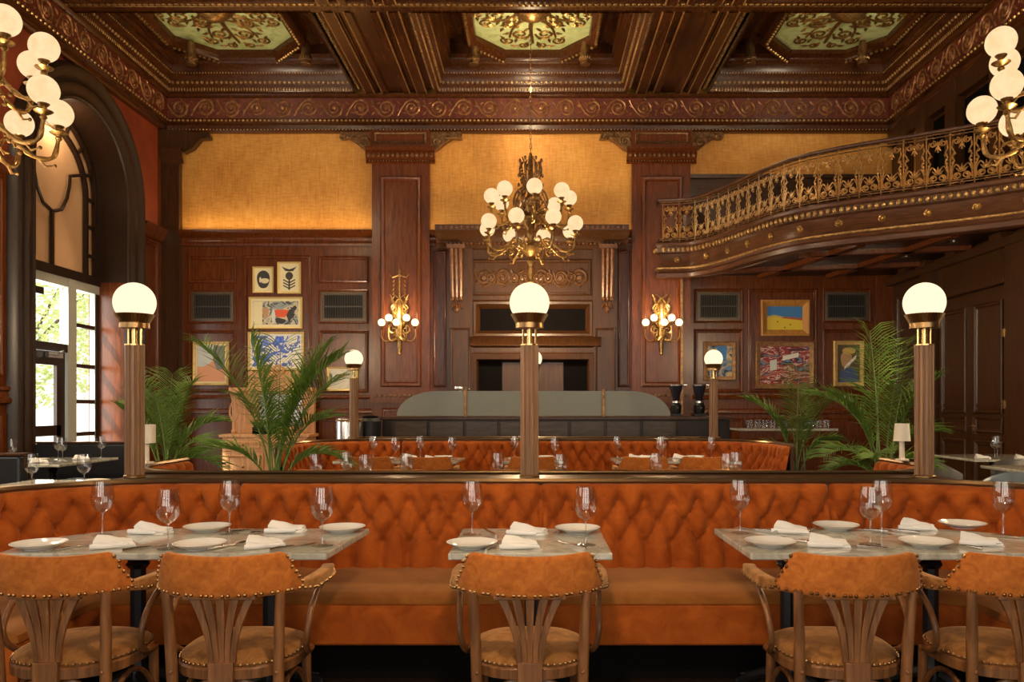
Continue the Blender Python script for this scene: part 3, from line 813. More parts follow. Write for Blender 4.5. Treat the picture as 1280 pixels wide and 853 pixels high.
M['frame_orange'] = wood('frame_honey_wood', (.34, .14, .03), (.58, .29, .07), .35)
M['frame_bronze'] = mottled('frame_bronze', (.14, .06, .02), (.36, .19, .07), 18, .4, .4)
def blob(cx, cy, rx, ry, n=18, wob=0, ph=0):
    return [(cx + rx * (1 + wob * math.sin(3 * 2 * PI * i / n + ph)) * math.cos(2 * PI * i / n), cy + ry * (1 + wob * math.cos(2 * 2 * PI * i / n + ph)) * math.sin(2 * PI * i / n)) for i in range(n)]
def picture(x0, x1, y0, y1, fm, bw, cm, shapes, lab, matw=0, matm='ink_cream', lean=.03, fprof=None):
    """shapes: (polygon in 0..1 frame coordinates, material)"""
    dd = 13.93
    a, b, c, d = wx(x0, dd), wx(x1, dd), wz(y1, dd), wz(y0, dd); W, H = b - a, d - c
    t = thing('framed_picture', lab, 'picture', ((a + b) / 2, YB - .012, c))
    L = plane_frame((0, 0, H / 2), (1, 0, 0), (0, 0, 1), (0, -1, 0))
    w = MB(); w.M = L
    pr = fprof or [(0, 0), (0, .035), (bw * .25, .045), (bw * .7, .036), (bw, .03), (bw, .012)]
    w.ring(W, H, pr); w.build('frame', fm, t, bevel=0)
    iw, ih = W - 2 * bw, H - 2 * bw
    if matw:
        w = MB(); w.M = L; w.ring(iw + .01, ih + .01, [(0, .014), (matw, .014), (matw, .008)]); w.build('mount', matm, t, smooth=False)
        iw -= 2 * matw; ih -= 2 * matw
    w = MB(); w.M = L; w.box(-iw / 2 - .004, iw / 2 + .004, -ih / 2 - .004, ih / 2 + .004, .004, .010)
    mats = [cm]
    for i, (poly, mm) in enumerate(shapes):
        if mm not in mats: mats.append(mm)
        w.cur = mats.index(mm)
        z = .0105 + .0006 * i
        ids = [w.pt(((min(1, max(0, p[0])) - .5) * iw, (min(1, max(0, p[1])) - .5) * ih, z)) for p in poly]
        w.face(ids)
    w.build('canvas', mats, t, smooth=False, recalc=False)
    return t
picture(315, 341, 333, 366, 'frame_yellow', .025, 'ink_cream', [(blob(.5, .52, .36, .40, 20, .05), 'ink_ink'), (blob(.58, .46, .24, .12, 14, .1), 'ink_cream'), (blob(.33, .5, .06, .12), 'ink_cream')],
        'small picture of a black oval shape on cream, upper left of the picture stack')
picture(346, 375, 327, 367, 'frame_yellow', .028, 'ink_cream', [(([(.12, .90), (.3, .74), (.5, .72), (.7, .74), (.88, .90), (.7, .84), (.5, .80), (.3, .84)]), 'ink_ink'), (blob(.5, .57, .19, .14), 'ink_ink'),
        ([(.46, .5), (.54, .5), (.54, .08), (.46, .08)], 'ink_ink')] + [([(.5 + s * .02, y), (.5 + s * .3, y + .1), (.5 + s * .3, y + .055), (.5 + s * .02, y - .05)], 'ink_ink') for s in (-1, 1) for y in (.16, .26, .36)],
        'small picture of a black plant-like shape on cream, upper right of the picture stack')
picture(310, 377, 371, 411, 'frame_yellow', .03, 'art_collage', [([(0, 0), (.2, 0), (.2, 1), (0, 1)], 'ink_cream'), (blob(.27, .5, .07, .3, 14, .2), 'ink_tan'), (blob(.62, .48, .17, .22, 16, .25), 'ink_vermilion'), (blob(.6, .15, .12, .14, 12, .2, 1), 'ink_ink'),
        ([(.8, .1), (.95, .45), (.86, .5), (.96, .85), (.8, .62), (.74, .4)], 'ink_ink'), (blob(.45, .35, .04, .3), 'ink_ice')],
        'wide cream framed abstract with a red shape in the middle of the picture stack', .05)
picture(309, 379, 415, 463, 'frame_yellow', .035, 'art_blue', [], 'white picture splashed with blue, lowest of the picture stack', .04, 'ink_white')
picture(240, 285, 427, 482, 'frame_gold', .045, 'ink_salmon', [([(0, .42), (.2, .40), (.42, .48), (.55, .58), (.6, 1), (0, 1)], 'ink_ice'), ([(.58, .62), (.62, .5), (.72, .32), (.95, .34), (1, .42), (1, 1), (.6, 1)], 'ink_slate')],
        'gold framed abstract in salmon, grey and pale blue, hung alone below a vent', .03)
picture(408, 447, 459, 489, 'frame_yellow', .025, 'art_pale', [(blob(.45, .68, .12, .1, 12, .3), 'ink_vermilion')], 'small pale landscape picture with a red mark beside a globe lamp', .03)
picture(952, 1012, 375, 420, 'frame_orange', .11, 'ink_sun', [([(0, .55), (.2, .62), (.45, .55), (.7, .5), (1, .46), (1, 1), (0, 1)], 'ink_sky'), ([(0, .5), (.2, .56), (.45, .5), (.45, .56), (.2, .64), (0, .58)], 'ink_straw'), ([(.4, .5), (.7, .45), (1, .4), (1, .5), (.7, .54), (.5, .56)], 'ink_rust'), (blob(.3, .34, .02, .03), 'ink_ink'), (blob(.66, .22, .02, .03), 'ink_ink'), (blob(.5, .1, .02, .03), 'ink_ink')],
        'small bright painting of a yellow field under blue sky in a deep wooden frame', fprof=[(0, 0), (0, .07), (.02, .075), (.11, .02), (.11, .01)])
picture(945, 1019, 427, 486, 'frame_bronze', .085, 'art_red', [([(.46, .62), (.78, .72), (.78, .84), (.46, .74)], 'ink_white'), ([(.2, .35), (.34, .38), (.34, .66), (.2, .62)], 'ink_ice'), ([(0, .12), (.45, .3), (.45, .35), (0, .18)], 'ink_rust')],
        'large busy red, black and white painting in a bronze frame')
picture(880, 921, 427, 476, 'frame_bronze', .075, 'art_bluetan', [([(.35, .55), (.75, .5), (.8, 1), (.4, 1)], 'ink_sky')], 'small blue and tan painting in a dark frame behind a globe lamp')
picture(1043, 1081, 426, 483, 'frame_gold', .07, 'ink_umber', [([(.1, 0), (.95, 0), (.85, .32), (.6, .42), (.15, .3)], 'ink_navy'), (blob(.4, .6, .25, .24, 16, .1), 'ink_tan'), (blob(.52, .84, .3, .09), 'ink_straw'), ([(.3, .34), (.82, .62), (.86, .74), (.34, .44)], 'ink_white')],
        'narrow gold framed abstract with a white diagonal band beside the palm')

# ------------------------------------------------------------------ sideboard with mirror, counter, machines
xa, xb = wx(283, 13.5), wx(388, 13.5)
t = thing('mirrored_dresser', 'light oak dresser with a mirror back, turned posts and carved crest', 'dresser', ((xa + xb) / 2, 13.62, 0))
W = xb - xa; h1 = wz(543, 13.4)
w = MB(); w.box(-W / 2, W / 2 - .0, -.30, .24, .06, h1 - .05); w.box(-W / 2 - .04, W / 2 + .04, -.35, .26, h1 - .05, h1)
for s in (-1, 1): w.box(s * W / 2 - .05, s * W / 2 + .05, -.32, .22, 0, .1)
w.build('cabinet', 'oak', t, bevel=.006, smooth=False)
for k in range(2):
    x0, x1 = -W / 2 + .04 + k * (W / 2 - .02), -.02 + k * (W / 2 - .02)
    for nm, z0, z1 in (('drawer', h1 - .28, h1 - .08), ('door', .12, h1 - .31)):
        w = MB(); w.box(x0, x1, -.325, -.30, z0, z1)
        w.M = plane_frame((0, -.325, 0), (1, 0, 0), (0, 0, 1), (0, -1, 0)); w.ring(x1 - x0 - .1, z1 - z0 - .08, PANEL_S, (x0 + x1) / 2, (z0 + z1) / 2)
        d = w.build(nm, 'oak', t)
        w = MB(); w.ball(((x0 + x1) / 2, -.36, (z0 + z1) / 2), .022, 10, 6); w.build('knob', 'bronze', d)
zt = wz(460, 13.6)
w = MB(); w.box(-W / 2, W / 2, .12, .22, h1, zt - .35); w.box(-W / 2 + .28, W / 2 - .28, .12, .2, zt - .35, zt - .05); w.box(-W / 2 - .02, W / 2 + .02, .02, .24, zt - .40, zt - .34)
w.build('back_panel', 'oak', t, bevel=.006, smooth=False)
w = MB(); w.box(-.22, W / 2 - .2, .105, .119, h1 + .12, zt - .46); w.build('mirror', 'mirror', t, smooth=False)
w = MB(); w.M = plane_frame((0, .1, 0), (1, 0, 0), (0, 0, 1), (0, -1, 0))
for s in (-1, 1):
    w.tube(spiral(s * .11, zt - .05, .11, .02, PI if s > 0 else 0, s * -1.4, 20), .025, 6)
w.ball((0, zt - .12, 0), .07, 10, 6); w.prism([(-.3, zt - .36), (.3, zt - .36), (.26, zt - .16), (0, zt - .1), (-.26, zt - .16)], -.06, 0)
w.build('crest', 'oak', t)
for s in (-1, 1):
    w = MB(); x = s * (W / 2 - .12)
    w.lathe([(.035, 0), (.045, .05), (.02, .09), (.02, .2), (.03, .24)], (x, -.1, h1), 12)
    for q in (-1, 1):
        w.tube(catmull([(x + q * .02, -.1, h1 + .22), (x + q * .07, -.1, h1 + .34), (x + q * .06, -.1, h1 + .46), (x + q * .02, -.1, h1 + .56), (x + q * .06, -.1, h1 + .7)], 5), .016, 6)
    w.box(x - .1, x + .1, -.16, .14, h1 + .7, h1 + .74)
    w.build('post', 'oak', t)
w = MB()
rr = random.Random(5)
bk = thing('trough_planter', 'dark trough of low greenery on the oak dresser top', 'planter', ((xa + xb) / 2 - .02, 13.40, h1 + .002))
w.box(-.2, .2, -.06, .06, 0, .12); w.build('trough', 'black', bk, smooth=False)
w = MB()
for k in range(60):
    x, y = rr.uniform(-.17, .17), rr.uniform(-.05, .03); a = rr.uniform(3.3, 6.1); h = rr.uniform(.06, .16)
    w.tube([(x, y, .1), (x + .05 * math.cos(a), y + .05 * math.sin(a), .1 + h * .7), (x + .11 * math.cos(a), y + .11 * math.sin(a), .1 + h)], [.012, .014, .002], 4, flat=.25)
w.build('leaves', 'palm', bk)

# bar counter with panelled front
CD = 11.9
ct = wz(521, CD)
xa, xb = wx(478, CD), wx(912, CD)
t = thing('bar_counter', 'long dark panelled counter in front of the fireplace', 'counter', ((xa + xb) / 2, CD, 0))
cxm = (xa + xb) / 2
w = MB(); w.box(xa - cxm, xb - cxm, 0, .7, 0, ct - .05); w.build('body', 'ebony', t, smooth=False)
w = MB(); w.box(xa - cxm - .03, xb - cxm + .03, -.05, .75, ct - .05, ct); w.build('worktop', 'walnut', t, bevel=.008, smooth=False)
for a, b in ((493, 535), (536, 580), (581, 623), (624, 667), (668, 711), (712, 756), (757, 801), (802, 846)):
    w = MB(); w.box(wx(a, CD) - cxm + .012, wx(b, CD) - cxm - .008, -.02, .0, .2, ct - .07); w.build('front_panel', 'counter_panel', t, bevel=.008, smooth=False)
def glass_screen():
    zb, zt = ct, wz(489, CD + .1)
    t = thing('glass_screen', 'low frosted glass screen with rounded ends standing on the bar counter', 'screen', (cxm, CD + .1, zb))
    L = plane_frame((-cxm, 0, -zb), (1, 0, 0), (0, 0, 1), (0, -1, 0))
    d = CD + .1; h = zt - zb
    x0, x1, x2, x3 = wx(496, d), wx(582, d), wx(754, d), wx(838, d)
    q = [(1 - math.cos(PI / 2 * i / 10), math.sin(PI / 2 * i / 10)) for i in range(11)]
    for pts in ([(x0 + a * .62, zb + .01 + b * (h - .01)) for a, b in q] + [(x1 - .02, zt), (x1 - .02, zb + .01)], [(x1 + .02, zb + .01), (x1 + .02, zt), (x2 - .02, zt), (x2 - .02, zb + .01)],
                [(x3 - a * .62, zb + .01 + b * (h - .01)) for a, b in q][::1] + [(x2 + .02, zt), (x2 + .02, zb + .01)]):
        w = MB(); w.M = L; w.prism(pts, -.006, .006); w.build('pane', 'frost', t, smooth=False)
    for x in (x1, x2):
        w = MB(); w.box(x - cxm - .025, x - cxm + .025, -.03, .03, 0, h + .03); w.build('post', 'bronze', t, bevel=.004, smooth=False)
glass_screen()
# steel drum
t = thing('steel_canister', 'polished steel canister at the end of the dark counter', 'canister', (wx(437, 11.4), 11.4, 0))
hd = wz(523, 11.4); w = MB(); w.lathe([(.19, 0), (.19, hd - .03), (.185, hd - .01), (.15, hd)], n=32); w.build('drum', 'steel', t)
w = MB(); w.lathe([(.194, hd - .05), (.198, hd - .045), (.198, hd - .02), (.194, hd - .015)], n=32, caps=False); w.build('rim', 'bronze', t)
t = thing('dark_canister', 'black ribbed canister between the steel canister and the counter', 'canister', (wx(463, 11.7), 11.7, 0))
w = MB(); w.lathe([(.16, 0)] + [(.16 + .004 * (i % 2), hd * i / 24) for i in range(24)] + [(.12, hd)], n=32); w.build('drum', 'iron', t)
w = MB(); w.lathe([(.10, hd - .005), (.12, hd + .02), (.05, hd + .035), (0.0, hd + .04)], n=20); w.build('lid', 'black', t)
# coffee grinders
def grinder(px, lab):
    d = 12.2; t = thing('coffee_grinder', lab, 'grinder', (wx(px, d), d, ct), 0, 'coffee grinders on the counter')
    w = MB(); w.box(-.09, .09, -.12, .14, 0, .04); w.lathe([(.07, .03), (.085, .08), (.085, .17), (.06, .2)], n=18); w.build('body', 'iron', t, bevel=.006)
    w = MB(); w.lathe([(.05, .2), (.07, .205), (.07, .235), (.045, .24)], n=20); w.tube([(0, -.07, .15), (0, -.15, .13)], .016, 8); w.build('collar', 'steel', t)
    w = MB(); w.lathe([(.045, .24), (.06, .30), (.10, .44), (.105, .47)], n=20, caps=False); w.build('hopper', 'smoked', t)
    w = MB(); w.lathe([(.11, .47), (.112, .49), (.06, .5), (0.0, .505)], n=20); w.tube([(.1, 0, .485), (.17, 0, .485)], .012, 6); w.build('lid', 'steel', t)
M['smoked'] = plain('smoked_plastic', (.02, .018, .03), .15)
grinder(845, 'black coffee grinder with a cone hopper beside the glass screen')
grinder(874, 'black coffee grinder with a cone hopper next to the globe lamp')
for px, lab in ((575, 'chrome tap on the counter at the glass screen'), ):
    t = thing('bar_tap', lab, 'tap', (wx(px, 12.3), 12.3, ct))
    w = MB(); w.lathe([(.03, 0), (.03, .02), (.015, .03), (.015, .40)], n=14); w.build('pillar', 'steel', t)
    w = MB(); w.lathe([(.09, .42), (.10, .43), (.10, .46), (.05, .475)], (0, 0, 0), 18); w.tube([(0, 0, .38), (.05, -.02, .44), (.15, -.06, .44), (.16, -.07, .40)], .014, 8); w.build('spout', 'steel', t)
# back cabinet with tumblers under the paintings
d = 13.2; xa, xb = wx(925, d), wx(1046, d); h = wz(536, d)
t = thing('back_cabinet', 'dark wooden cabinet with a pale stone top below the paintings', 'cabinet', ((xa + xb) / 2, d, 0)); W = xb - xa
w = MB(); w.box(-W / 2, W / 2, 0, .6, 0, h - .04); w.build('body', 'mahogany', t, smooth=False)
w = MB(); w.box(-W / 2 - .02, W / 2 + .02, -.02, .62, h - .04, h); w.build('worktop', 'marble', t, bevel=.006, smooth=False)
for k in range(3):
    x0 = -W / 2 + .03 + k * (W - .04) / 3; x1 = x0 + (W - .04) / 3 - .03
    w = MB(); w.box(x0, x1, -.015, 0, .1, h - .08); w.M = plane_frame((0, -.015, 0), (1, 0, 0), (0, 0, 1), (0, -1, 0)); w.ring(x1 - x0 - .12, h - .34, PANEL_S, (x0 + x1) / 2, h / 2)
    o = w.build('door', 'mahogany', t)
    w = MB(); w.tube([(x1 - .04, -.02, h * .45), (x1 - .04, -.05, h * .45), (x1 - .04, -.05, h * .6), (x1 - .04, -.02, h * .6)], .008, 6); w.build('handle', 'brass', o)
def tumbler(name):
    w = MB(); w.lathe([(0, .004), (.03, .004), (.036, .05), (.038, .14), (.036, .14), (.033, .05), (.028, .012), (0, .012)], n=14, caps=False)
    return w.build(name, 'glass')
gl0 = None
k = 0
for row in range(2):
    for i in range(11):
        px = 935 + i * 9.6 + row * 4
        if 985 < px < 1003 or px > 1036: continue
        if gl0 is None:
            gl0 = tumbler('tumbler'); o = gl0
        else:
            o = gl0.copy(); COL.objects.link(o)
        o.location = (wx(px, d + .12 + row * .12), d + .12 + row * .12, h)
        tag(o, 'clear tumbler in the rows of glasses on the back cabinet', 'glass', 'tumblers on the back cabinet')

# ------------------------------------------------------------------ balcony
BP = [(2.17, 13.99), (2.19, 13.74), (2.45, 13.71), (2.75, 13.60), (3.02, 13.22), (3.25, 12.65), (3.48, 12.0), (3.80, 11.38), (4.30, 10.93), (4.95, 10.52), (5.55, 10.13), (6.02, 9.76), (6.33, 9.45)]
path = [Vector((BP[0][0], BP[0][1], 0))] + [v for v in catmull([(a, b, 0) for a, b in BP[1:]], 10)]
def path_normals(P):
    N = []
    for i in range(len(P)):
        a, b = P[max(0, i - 1)], P[min(len(P) - 1, i + 1)]
        t = (b - a).normalized(); N.append(Vector((-t.y, t.x, 0)) * -1)
    return N
# outward = towards the room (−Y/−X side)
PN = path_normals(path); PN[0] = Vector((-1, 0, 0)); PN[1] = Vector((-.9, -.9, 0))
def sweep(mb, prof, P=path, N=PN):
    mb.grid([[(p.x + n.x * o, p.y + n.y * o, z) for p, n in zip(P, N)] for o, z in prof])
bal = thing('balcony', 'curved wooden balcony with wrought iron railing sweeping across the upper corner', 'balcony', (XR, YB, 3.58))
T0 = Matrix.Translation((-XR, -YB, -3.58))
ZR = 4.24
w = MB(); w.M = T0
sweep(w, [(-.12, 3.62), (.02, 3.60), (.06, 3.62), (.07, 3.68), (.03, 3.72), (.05, 3.77), (.02, 3.80), (.0, 3.83), (.0, 4.03), (.05, 4.05), (.06, 4.14), (.09, 4.16), (.10, 4.2), (.08, 4.225), (-.12, 4.23), (-.12, 3.62)])
w.build('fascia', 'balcony_wood', bal)
L_ = [0]
for i in range(1, len(path)): L_.append(L_[-1] + (path[i] - path[i - 1]).length)
def at(s):
    for i in range(1, len(path)):
        if L_[i] >= s or i == len(path) - 1:
            t = (s - L_[i - 1]) / max(1e-6, L_[i] - L_[i - 1]); return path[i - 1].lerp(path[i], t), (PN[i - 1].lerp(PN[i], t)).normalized(), (path[i] - path[i - 1]).normalized()
w = MB(); w.M = T0
k = int(L_[-1] / .088)
for i in range(k):
    p, n, t_ = at(L_[-1] * (i + .5) / k); w.ball((p.x + n.x * .07, p.y + n.y * .07, 4.095), .036, 8, 6, (1, 1, 1.2))
k = int(L_[-1] / .05)
sweep(w, [(.052, 3.755), (.065, 3.765), (.065, 3.785), (.045, 3.795)])
w.build('gilt_beading', 'gilt_wood', bal)
for i in range(11):
    p, n, t_ = at(.55 + i * .56)
    if p.x > 6.3: continue
    w = MB(); w.M = T0 @ plane_frame((p.x, p.y, 3.93), (t_.x, t_.y, 0), (0, 0, 1), (n.x, n.y, 0))
    w.lathe([(.055, 0), (.055, .012), (.04, .025), (.03, .02), (.02, .035), (0, .04)], n=12)
    for q in range(8): leaf_blob(w, .04 * math.cos(q * PI / 4), .04 * math.sin(q * PI / 4), .018, q * PI / 4, .015)
    w.build('rosette', 'gilt', bal)
w = MB(); w.M = T0                                             # handrail
sweep(w, [(-.045, 4.95), (-.05, 4.975), (-.02, 4.995), (.02, 4.995), (.05, 4.975), (.045, 4.95), (-.045, 4.95)])
w.build('handrail', 'balcony_wood', bal)
w = MB(); w.M = T0
for z in (4.27, 4.30, 4.89, 4.93): sweep(w, [(-.01, z), (.01, z), (.01, z + .012), (-.01, z + .012), (-.01, z)])
w.build('rail_bars', 'bronze', bal)
def rail_panel():
    w = MB(); W2 = .135
    T = lambda pts, r=.008: w.tube(pts, r, 4)
    T([(-W2, .0, 0), (-W2, .72, 0)], .010)
    for s in (-1, 1):
        T(spiral(s * .058, .575, .045, .010, PI / 2, s * 1.5, 16), .009)
        T([(s * .10, .60, 0), (s * .115, .50, 0), (s * .085, .44, 0), (s * .115, .38, 0), (s * .085, .32, 0), (s * .118, .24, 0), (s * .118, .08, 0)], .010)
        T(spiral(s * .05, .12, .05, .012, -PI / 2, s * 1.6, 18), .011)
        T(catmull([(s * .1, .10, 0), (s * .115, .18, 0), (s * .07, .27, 0), (s * .02, .22, 0)], 4), .010)
        for q in range(4): leaf_blob(w, s * .108, .2 + .05 * q, .022, PI / 2 + s * .5, .008)
        T(spiral(s * .09, .41, .022, .008, 0, 1, 8), .007)
        T(spiral(s * .0, .685, .022, .022, 0, .5, 8), .007); T(spiral(0, .03, .022, .022, 0, 1, 10), .006)
    for q in range(5): leaf_blob(w, (q - 2) * .018, .19 + .018 * (2 - abs(q - 2)), .045, PI / 2 - (q - 2) * .4, .008)
    for q in range(3): leaf_blob(w, (q - 1) * .016, .51, .04, -PI / 2 + (q - 1) * .5, .008)
    w.ball((0, .47, 0), .015, 6, 4); w.ball((0, .55, 0), .018, 6, 4); leaf_blob(w, 0, .58, .035, PI / 2, .006)
    return w.build('railing_panel', 'gilt_iron', bal)
M['gilt_iron'] = mottled('gilded_iron', (.26, .13, .05), (.74, .48, .20), 24, .36, .75)
rp = None
n = int((L_[-1] - .3) / .277)
for i in range(n):
    p, nn, t_ = at(.30 + .277 * i + .135)
    if rp is None: rp = rail_panel(); o = rp
    else:
        o = rp.copy(); COL.objects.link(o); o.parent = bal
    o.matrix_local = T0 @ plane_frame((p.x, p.y, 4.24), (t_.x, t_.y, 0), (0, 0, 1), (nn.x, nn.y, 0))
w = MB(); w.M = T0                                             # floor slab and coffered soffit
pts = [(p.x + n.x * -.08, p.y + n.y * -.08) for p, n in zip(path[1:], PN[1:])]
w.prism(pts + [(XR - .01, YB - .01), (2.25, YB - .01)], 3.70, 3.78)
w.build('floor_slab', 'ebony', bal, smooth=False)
w = MB(); w.M = T0
sweep(w, [(-.35, 3.70), (-.35, 3.655), (-.25, 3.65), (-.22, 3.70)])
for (x0, y0, x1, y1) in ((4.0, 13.9, 4.6, 11.1), (5.2, 13.9, 5.6, 10.5), (3.2, 13.3, 6.3, 12.7), (4.0, 11.9, 6.3, 11.4)):
    dx, dy = x1 - x0, y1 - y0; l = math.hypot(dx, dy); nx, ny = -dy / l * .07, dx / l * .07
    w.prism([(x0 + nx, y0 + ny), (x1 + nx, y1 + ny), (x1 - nx, y1 - ny), (x0 - nx, y0 - ny)], 3.63, 3.70)
w.build('soffit_ribs', 'mahogany', bal, smooth=False)
for x, y in ((4.45, 12.3), (5.1, 11.9), (5.75, 12.2), (4.9, 13.2), (5.9, 11.1)):
    w = MB(); w.M = T0; w.lathe([(.05, 3.69), (.065, 3.685), (.065, 3.70)], (x, y, 0), 16); w.build('downlight', 'steel', bal)
w = MB(); w.box(-.02, .02, -.02, .02, 0, 3.6); t = w.build('support_post', 'bronze', smooth=False); t.location = (wx(852, 13.75), 13.75, 0); tag(t, 'thin metal post under the free end of the balcony', 'post')
# ------------------------------------------------------------------ tufted booth (local: sitter faces -Y, straight part along X)
def booth_path(half=1.99, yb=4.49, R=.75, yend=3.22, step=.0135):
    """runs from the left wing's end round to the right wing's end; returns points and outward normals"""
    P, N = [], []
    def add(x, y, nx, ny): P.append(Vector((x, y, 0))); N.append(Vector((nx, ny, 0)))
    yc = yb - R; n = int((yc - yend) / step)
    for i in range(n): add(-half - R, yend + (yc - yend) * i / n, -1, 0)
    n = int(R * PI / 2 / step)
    for i in range(n):
        a = PI / 2 * i / n; add(-half - R * math.cos(a), yc + R * math.sin(a), -math.cos(a), math.sin(a))
    n = int(2 * half / step)
    for i in range(n): add(-half + 2 * half * i / n, yb, 0, 1)
    n = int(R * PI / 2 / step)
    for i in range(n + 1):
        a = PI / 2 * i / n; add(half + R * math.sin(a), yc + R * math.cos(a), math.sin(a), math.cos(a))
    n = int((yc - yend) / step)
    for i in range(1, n + 1): add(half + R, yc - (yc - yend) * i / n, 1, 0)
    return P, N
BPP, BNN = booth_path()
BS = [0]
for i in range(1, len(BPP)): BS.append(BS[-1] + (BPP[i] - BPP[i - 1]).length)
def make_booth(lab, group):
    t = thing('booth_sofa', lab, 'sofa', (0, 0, 0), 0, group)
    Z0, Z1 = .455, .928
    mid = BS[-1] / 2; p = .1515
    seams = [mid + .035, mid + 1.72, mid - 1.72]
    rows_z = (.595, .715, .835)
    def height(s, z):
        u = (s - mid - .035) / p
        v = (rows_z[2] - z) / .12
        if v < 0: c = abs(math.sin(PI * u)); k = min(1, -v / .7); h = (c ** .5) * (1 - .75 * k) + .9 * .75 * k
        elif v > 2: c = abs(math.sin(PI * u)); k = min(1, (v - 2) / 1.2); h = c ** (.5 - .1 * k)
        else: h = (abs(math.sin(PI * (u - v / 2))) * abs(math.sin(PI * (u + v / 2)))) ** .46
        for q in seams:
            d = abs(s - q)
            if d < .022: h *= (d / .022) ** .5 * .9 - .3 * (1 - d / .022)
        # deep dimples at the buttons
        for j, rz in enumerate(rows_z):
            uu = u - (.5 if j == 1 else 0)
            d = math.hypot((uu - round(uu)) * p, z - rz)
            if d < .034: h -= .40 * (1 - d / .034)
        return h
    zs = [Z0 + (Z1 - .03 - Z0) * i / 40 for i in range(41)]
    w = MB()
    rows = []
    for s, q, n in zip(BS, BPP, BNN):
        r = []
        for z in zs:
            tt = (z - Z0) / (Z1 - Z0)
            e = min(s, BS[-1] - s); ed = math.sqrt(max(0, 1 - (1 - min(1, e / .05)) ** 2))
            off = min(.15, .09 * tt + .035 - height(s, z) * .066 * ed)
            r.append((q.x + n.x * off, q.y + n.y * off, z))
        hz = height(s, zs[-1]) * .066 * ed
        for k in range(1, 6):
            a = PI / 2 * k / 5
            off = min(.155, .09 + .035 - hz + (.05) * (1 - math.cos(a))); r.append((q.x + n.x * off, q.y + n.y * off, zs[-1] + .03 * math.sin(a)))
        r.append((q.x + n.x * .15, q.y + n.y * .15, Z1 - .01))
        rows.append(r)
    w.grid(rows)
    w.build('tufted_back', 'velvet', t, angle=80)
    step = 6
    idx = list(range(0, len(BPP), step)) + [len(BPP) - 1]
    def sw(mb, prof, caps=False):
        ids = mb.grid([[(BPP[i].x + BNN[i].x * o, BPP[i].y + BNN[i].y * o, z) for o, z in prof] for i in idx])
        if caps: mb.face(ids[0]); mb.face(ids[-1][::-1])
    w = MB()
    sw(w, [(.06, .44), (.06, .46), (-.3, .467), (-.56, .46), (-.6, .453), (-.625, .44), (-.632, .42), (-.632, .41), (.06, .41)], True)
    w.build('seat', 'velvet_seat', t)
    w = MB(); sw(w, [(.06, .21), (.06, .408), (-.62, .408), (-.628, .40), (-.628, .215), (-.62, .205), (.06, .205)], True)
    w.build('seat_front', 'velvet', t)
    w = MB(); sw(w, [(.05, 0), (.05, .205), (-.50, .205), (-.50, 0), (.05, 0)], True)
    w.build('plinth', 'black', t, smooth=False)
    w = MB(); sw(w, [(.125, 0), (.125, .93), (.165, .93), (.165, 0), (.125, 0)], True); w.build('outer_shell', 'walnut', t)
    w = MB(); sw(w, [(.115, .925), (.11, .94), (.118, .956), (.135, .96), (.162, .958), (.168, .945), (.165, .925), (.115, .925)], True); w.build('top_rail', 'rail_bronze', t)
    return t
M['rail_bronze'] = plain('rail_bronze', (.19, .12, .06), .30, .9)
BOOTHS = 'tufted orange booth sofas'
ba = make_booth('orange velvet booth sofa with tufted back behind the three nearest marble tables', BOOTHS)
DY = 5.6; YM = 4.87
bb = dup(ba, (0, 2 * YM, 0), PI, 'orange booth sofa backing onto the nearest one, its tufted end by the tall palm', BOOTHS)
bc = dup(ba, (0, DY, 0), 0, 'orange velvet booth sofa farthest from us, before the dark bar counter', BOOTHS)
def ledge(y, lab):
    t = thing('divider_ledge', lab, 'divider', (0, y, 0))
    w = MB(); w.box(-2.5, 2.5, .01, .40, 0, .90); w.build('core', 'walnut', t, smooth=False)
    w = MB(); w.box(-2.52, 2.52, .0, .41, .90, .945); w.build('top_board', 'walnut', t, smooth=False, bevel=.006)
    w = MB(); w.tube([(-2.52, .398, .955), (2.52, .398, .955)], .012, 8); w.build('edge_rod', 'rail_bronze', t)
ledge(4.665, 'dark wooden ledge between the nearest booth and the booth behind it')
ledge(4.665 + DY, 'dark wooden ledge behind the far booth carrying two globe lamps')

# ------------------------------------------------------------------ globe lamps on fluted posts
def globe_lamp(x, y, lab):
    t = thing('globe_lamp', lab, 'lamp', (x, y, .948), 0, 'globe lamps on fluted wooden posts')
    w = MB(); w.lathe([(.062, 0), (.062, .012), (.055, .016)], n=32); w.build('base', 'brass_dull', t)
    w = MB(); n = 72
    rows = []
    for z in (.012, .80):
        rows.append([((.056 - .011 * (j % 6 < 2)) * math.cos(2 * PI * j / n), (.056 - .011 * (j % 6 < 2)) * math.sin(2 * PI * j / n), z) for j in range(n)])
    ids = w.grid(rows, close_v=True); w.face(ids[1])
    w.build('post', 'pole_wood', t, angle=25)
    w = MB(); w.lathe([(.056, .80), (.056, .808), (.03, .81)], n=32); w.lathe([(.016, .80), (.016, .92)], n=16)
    for s in (-1, 1): w.lathe([(.006, .805), (.006, .92)], (s * .038, 0, 0), 8)
    w.build('stem', 'brass', t)
    w = MB(); w.lathe([(.04, .905), (.085, .905), (.085, .935), (.08, .94), (.092, .96), (.108, .985), (.112, .99), (.10, .99), (.08, .95)], n=48, flute=None)
    for j in range(36):
        a = 2 * PI * j / 36; w.tube([(.082 * math.cos(a), .082 * math.sin(a), .94), (.112 * math.cos(a), .112 * math.sin(a), .99)], .0045, 5)
    w.build('cup', 'brass_dull', t)
    w = MB(); w.ball((0, 0, 1.062), .121, 32, 20); w.build('globe', 'globe', t)
    return t
gl = globe_lamp(-2.43, 4.79, 'globe lamp on a fluted post, nearest ledge, window side in front of a palm')
def gcopy(x, y, lab): return dup(gl, (x, y, .948), 0, lab)
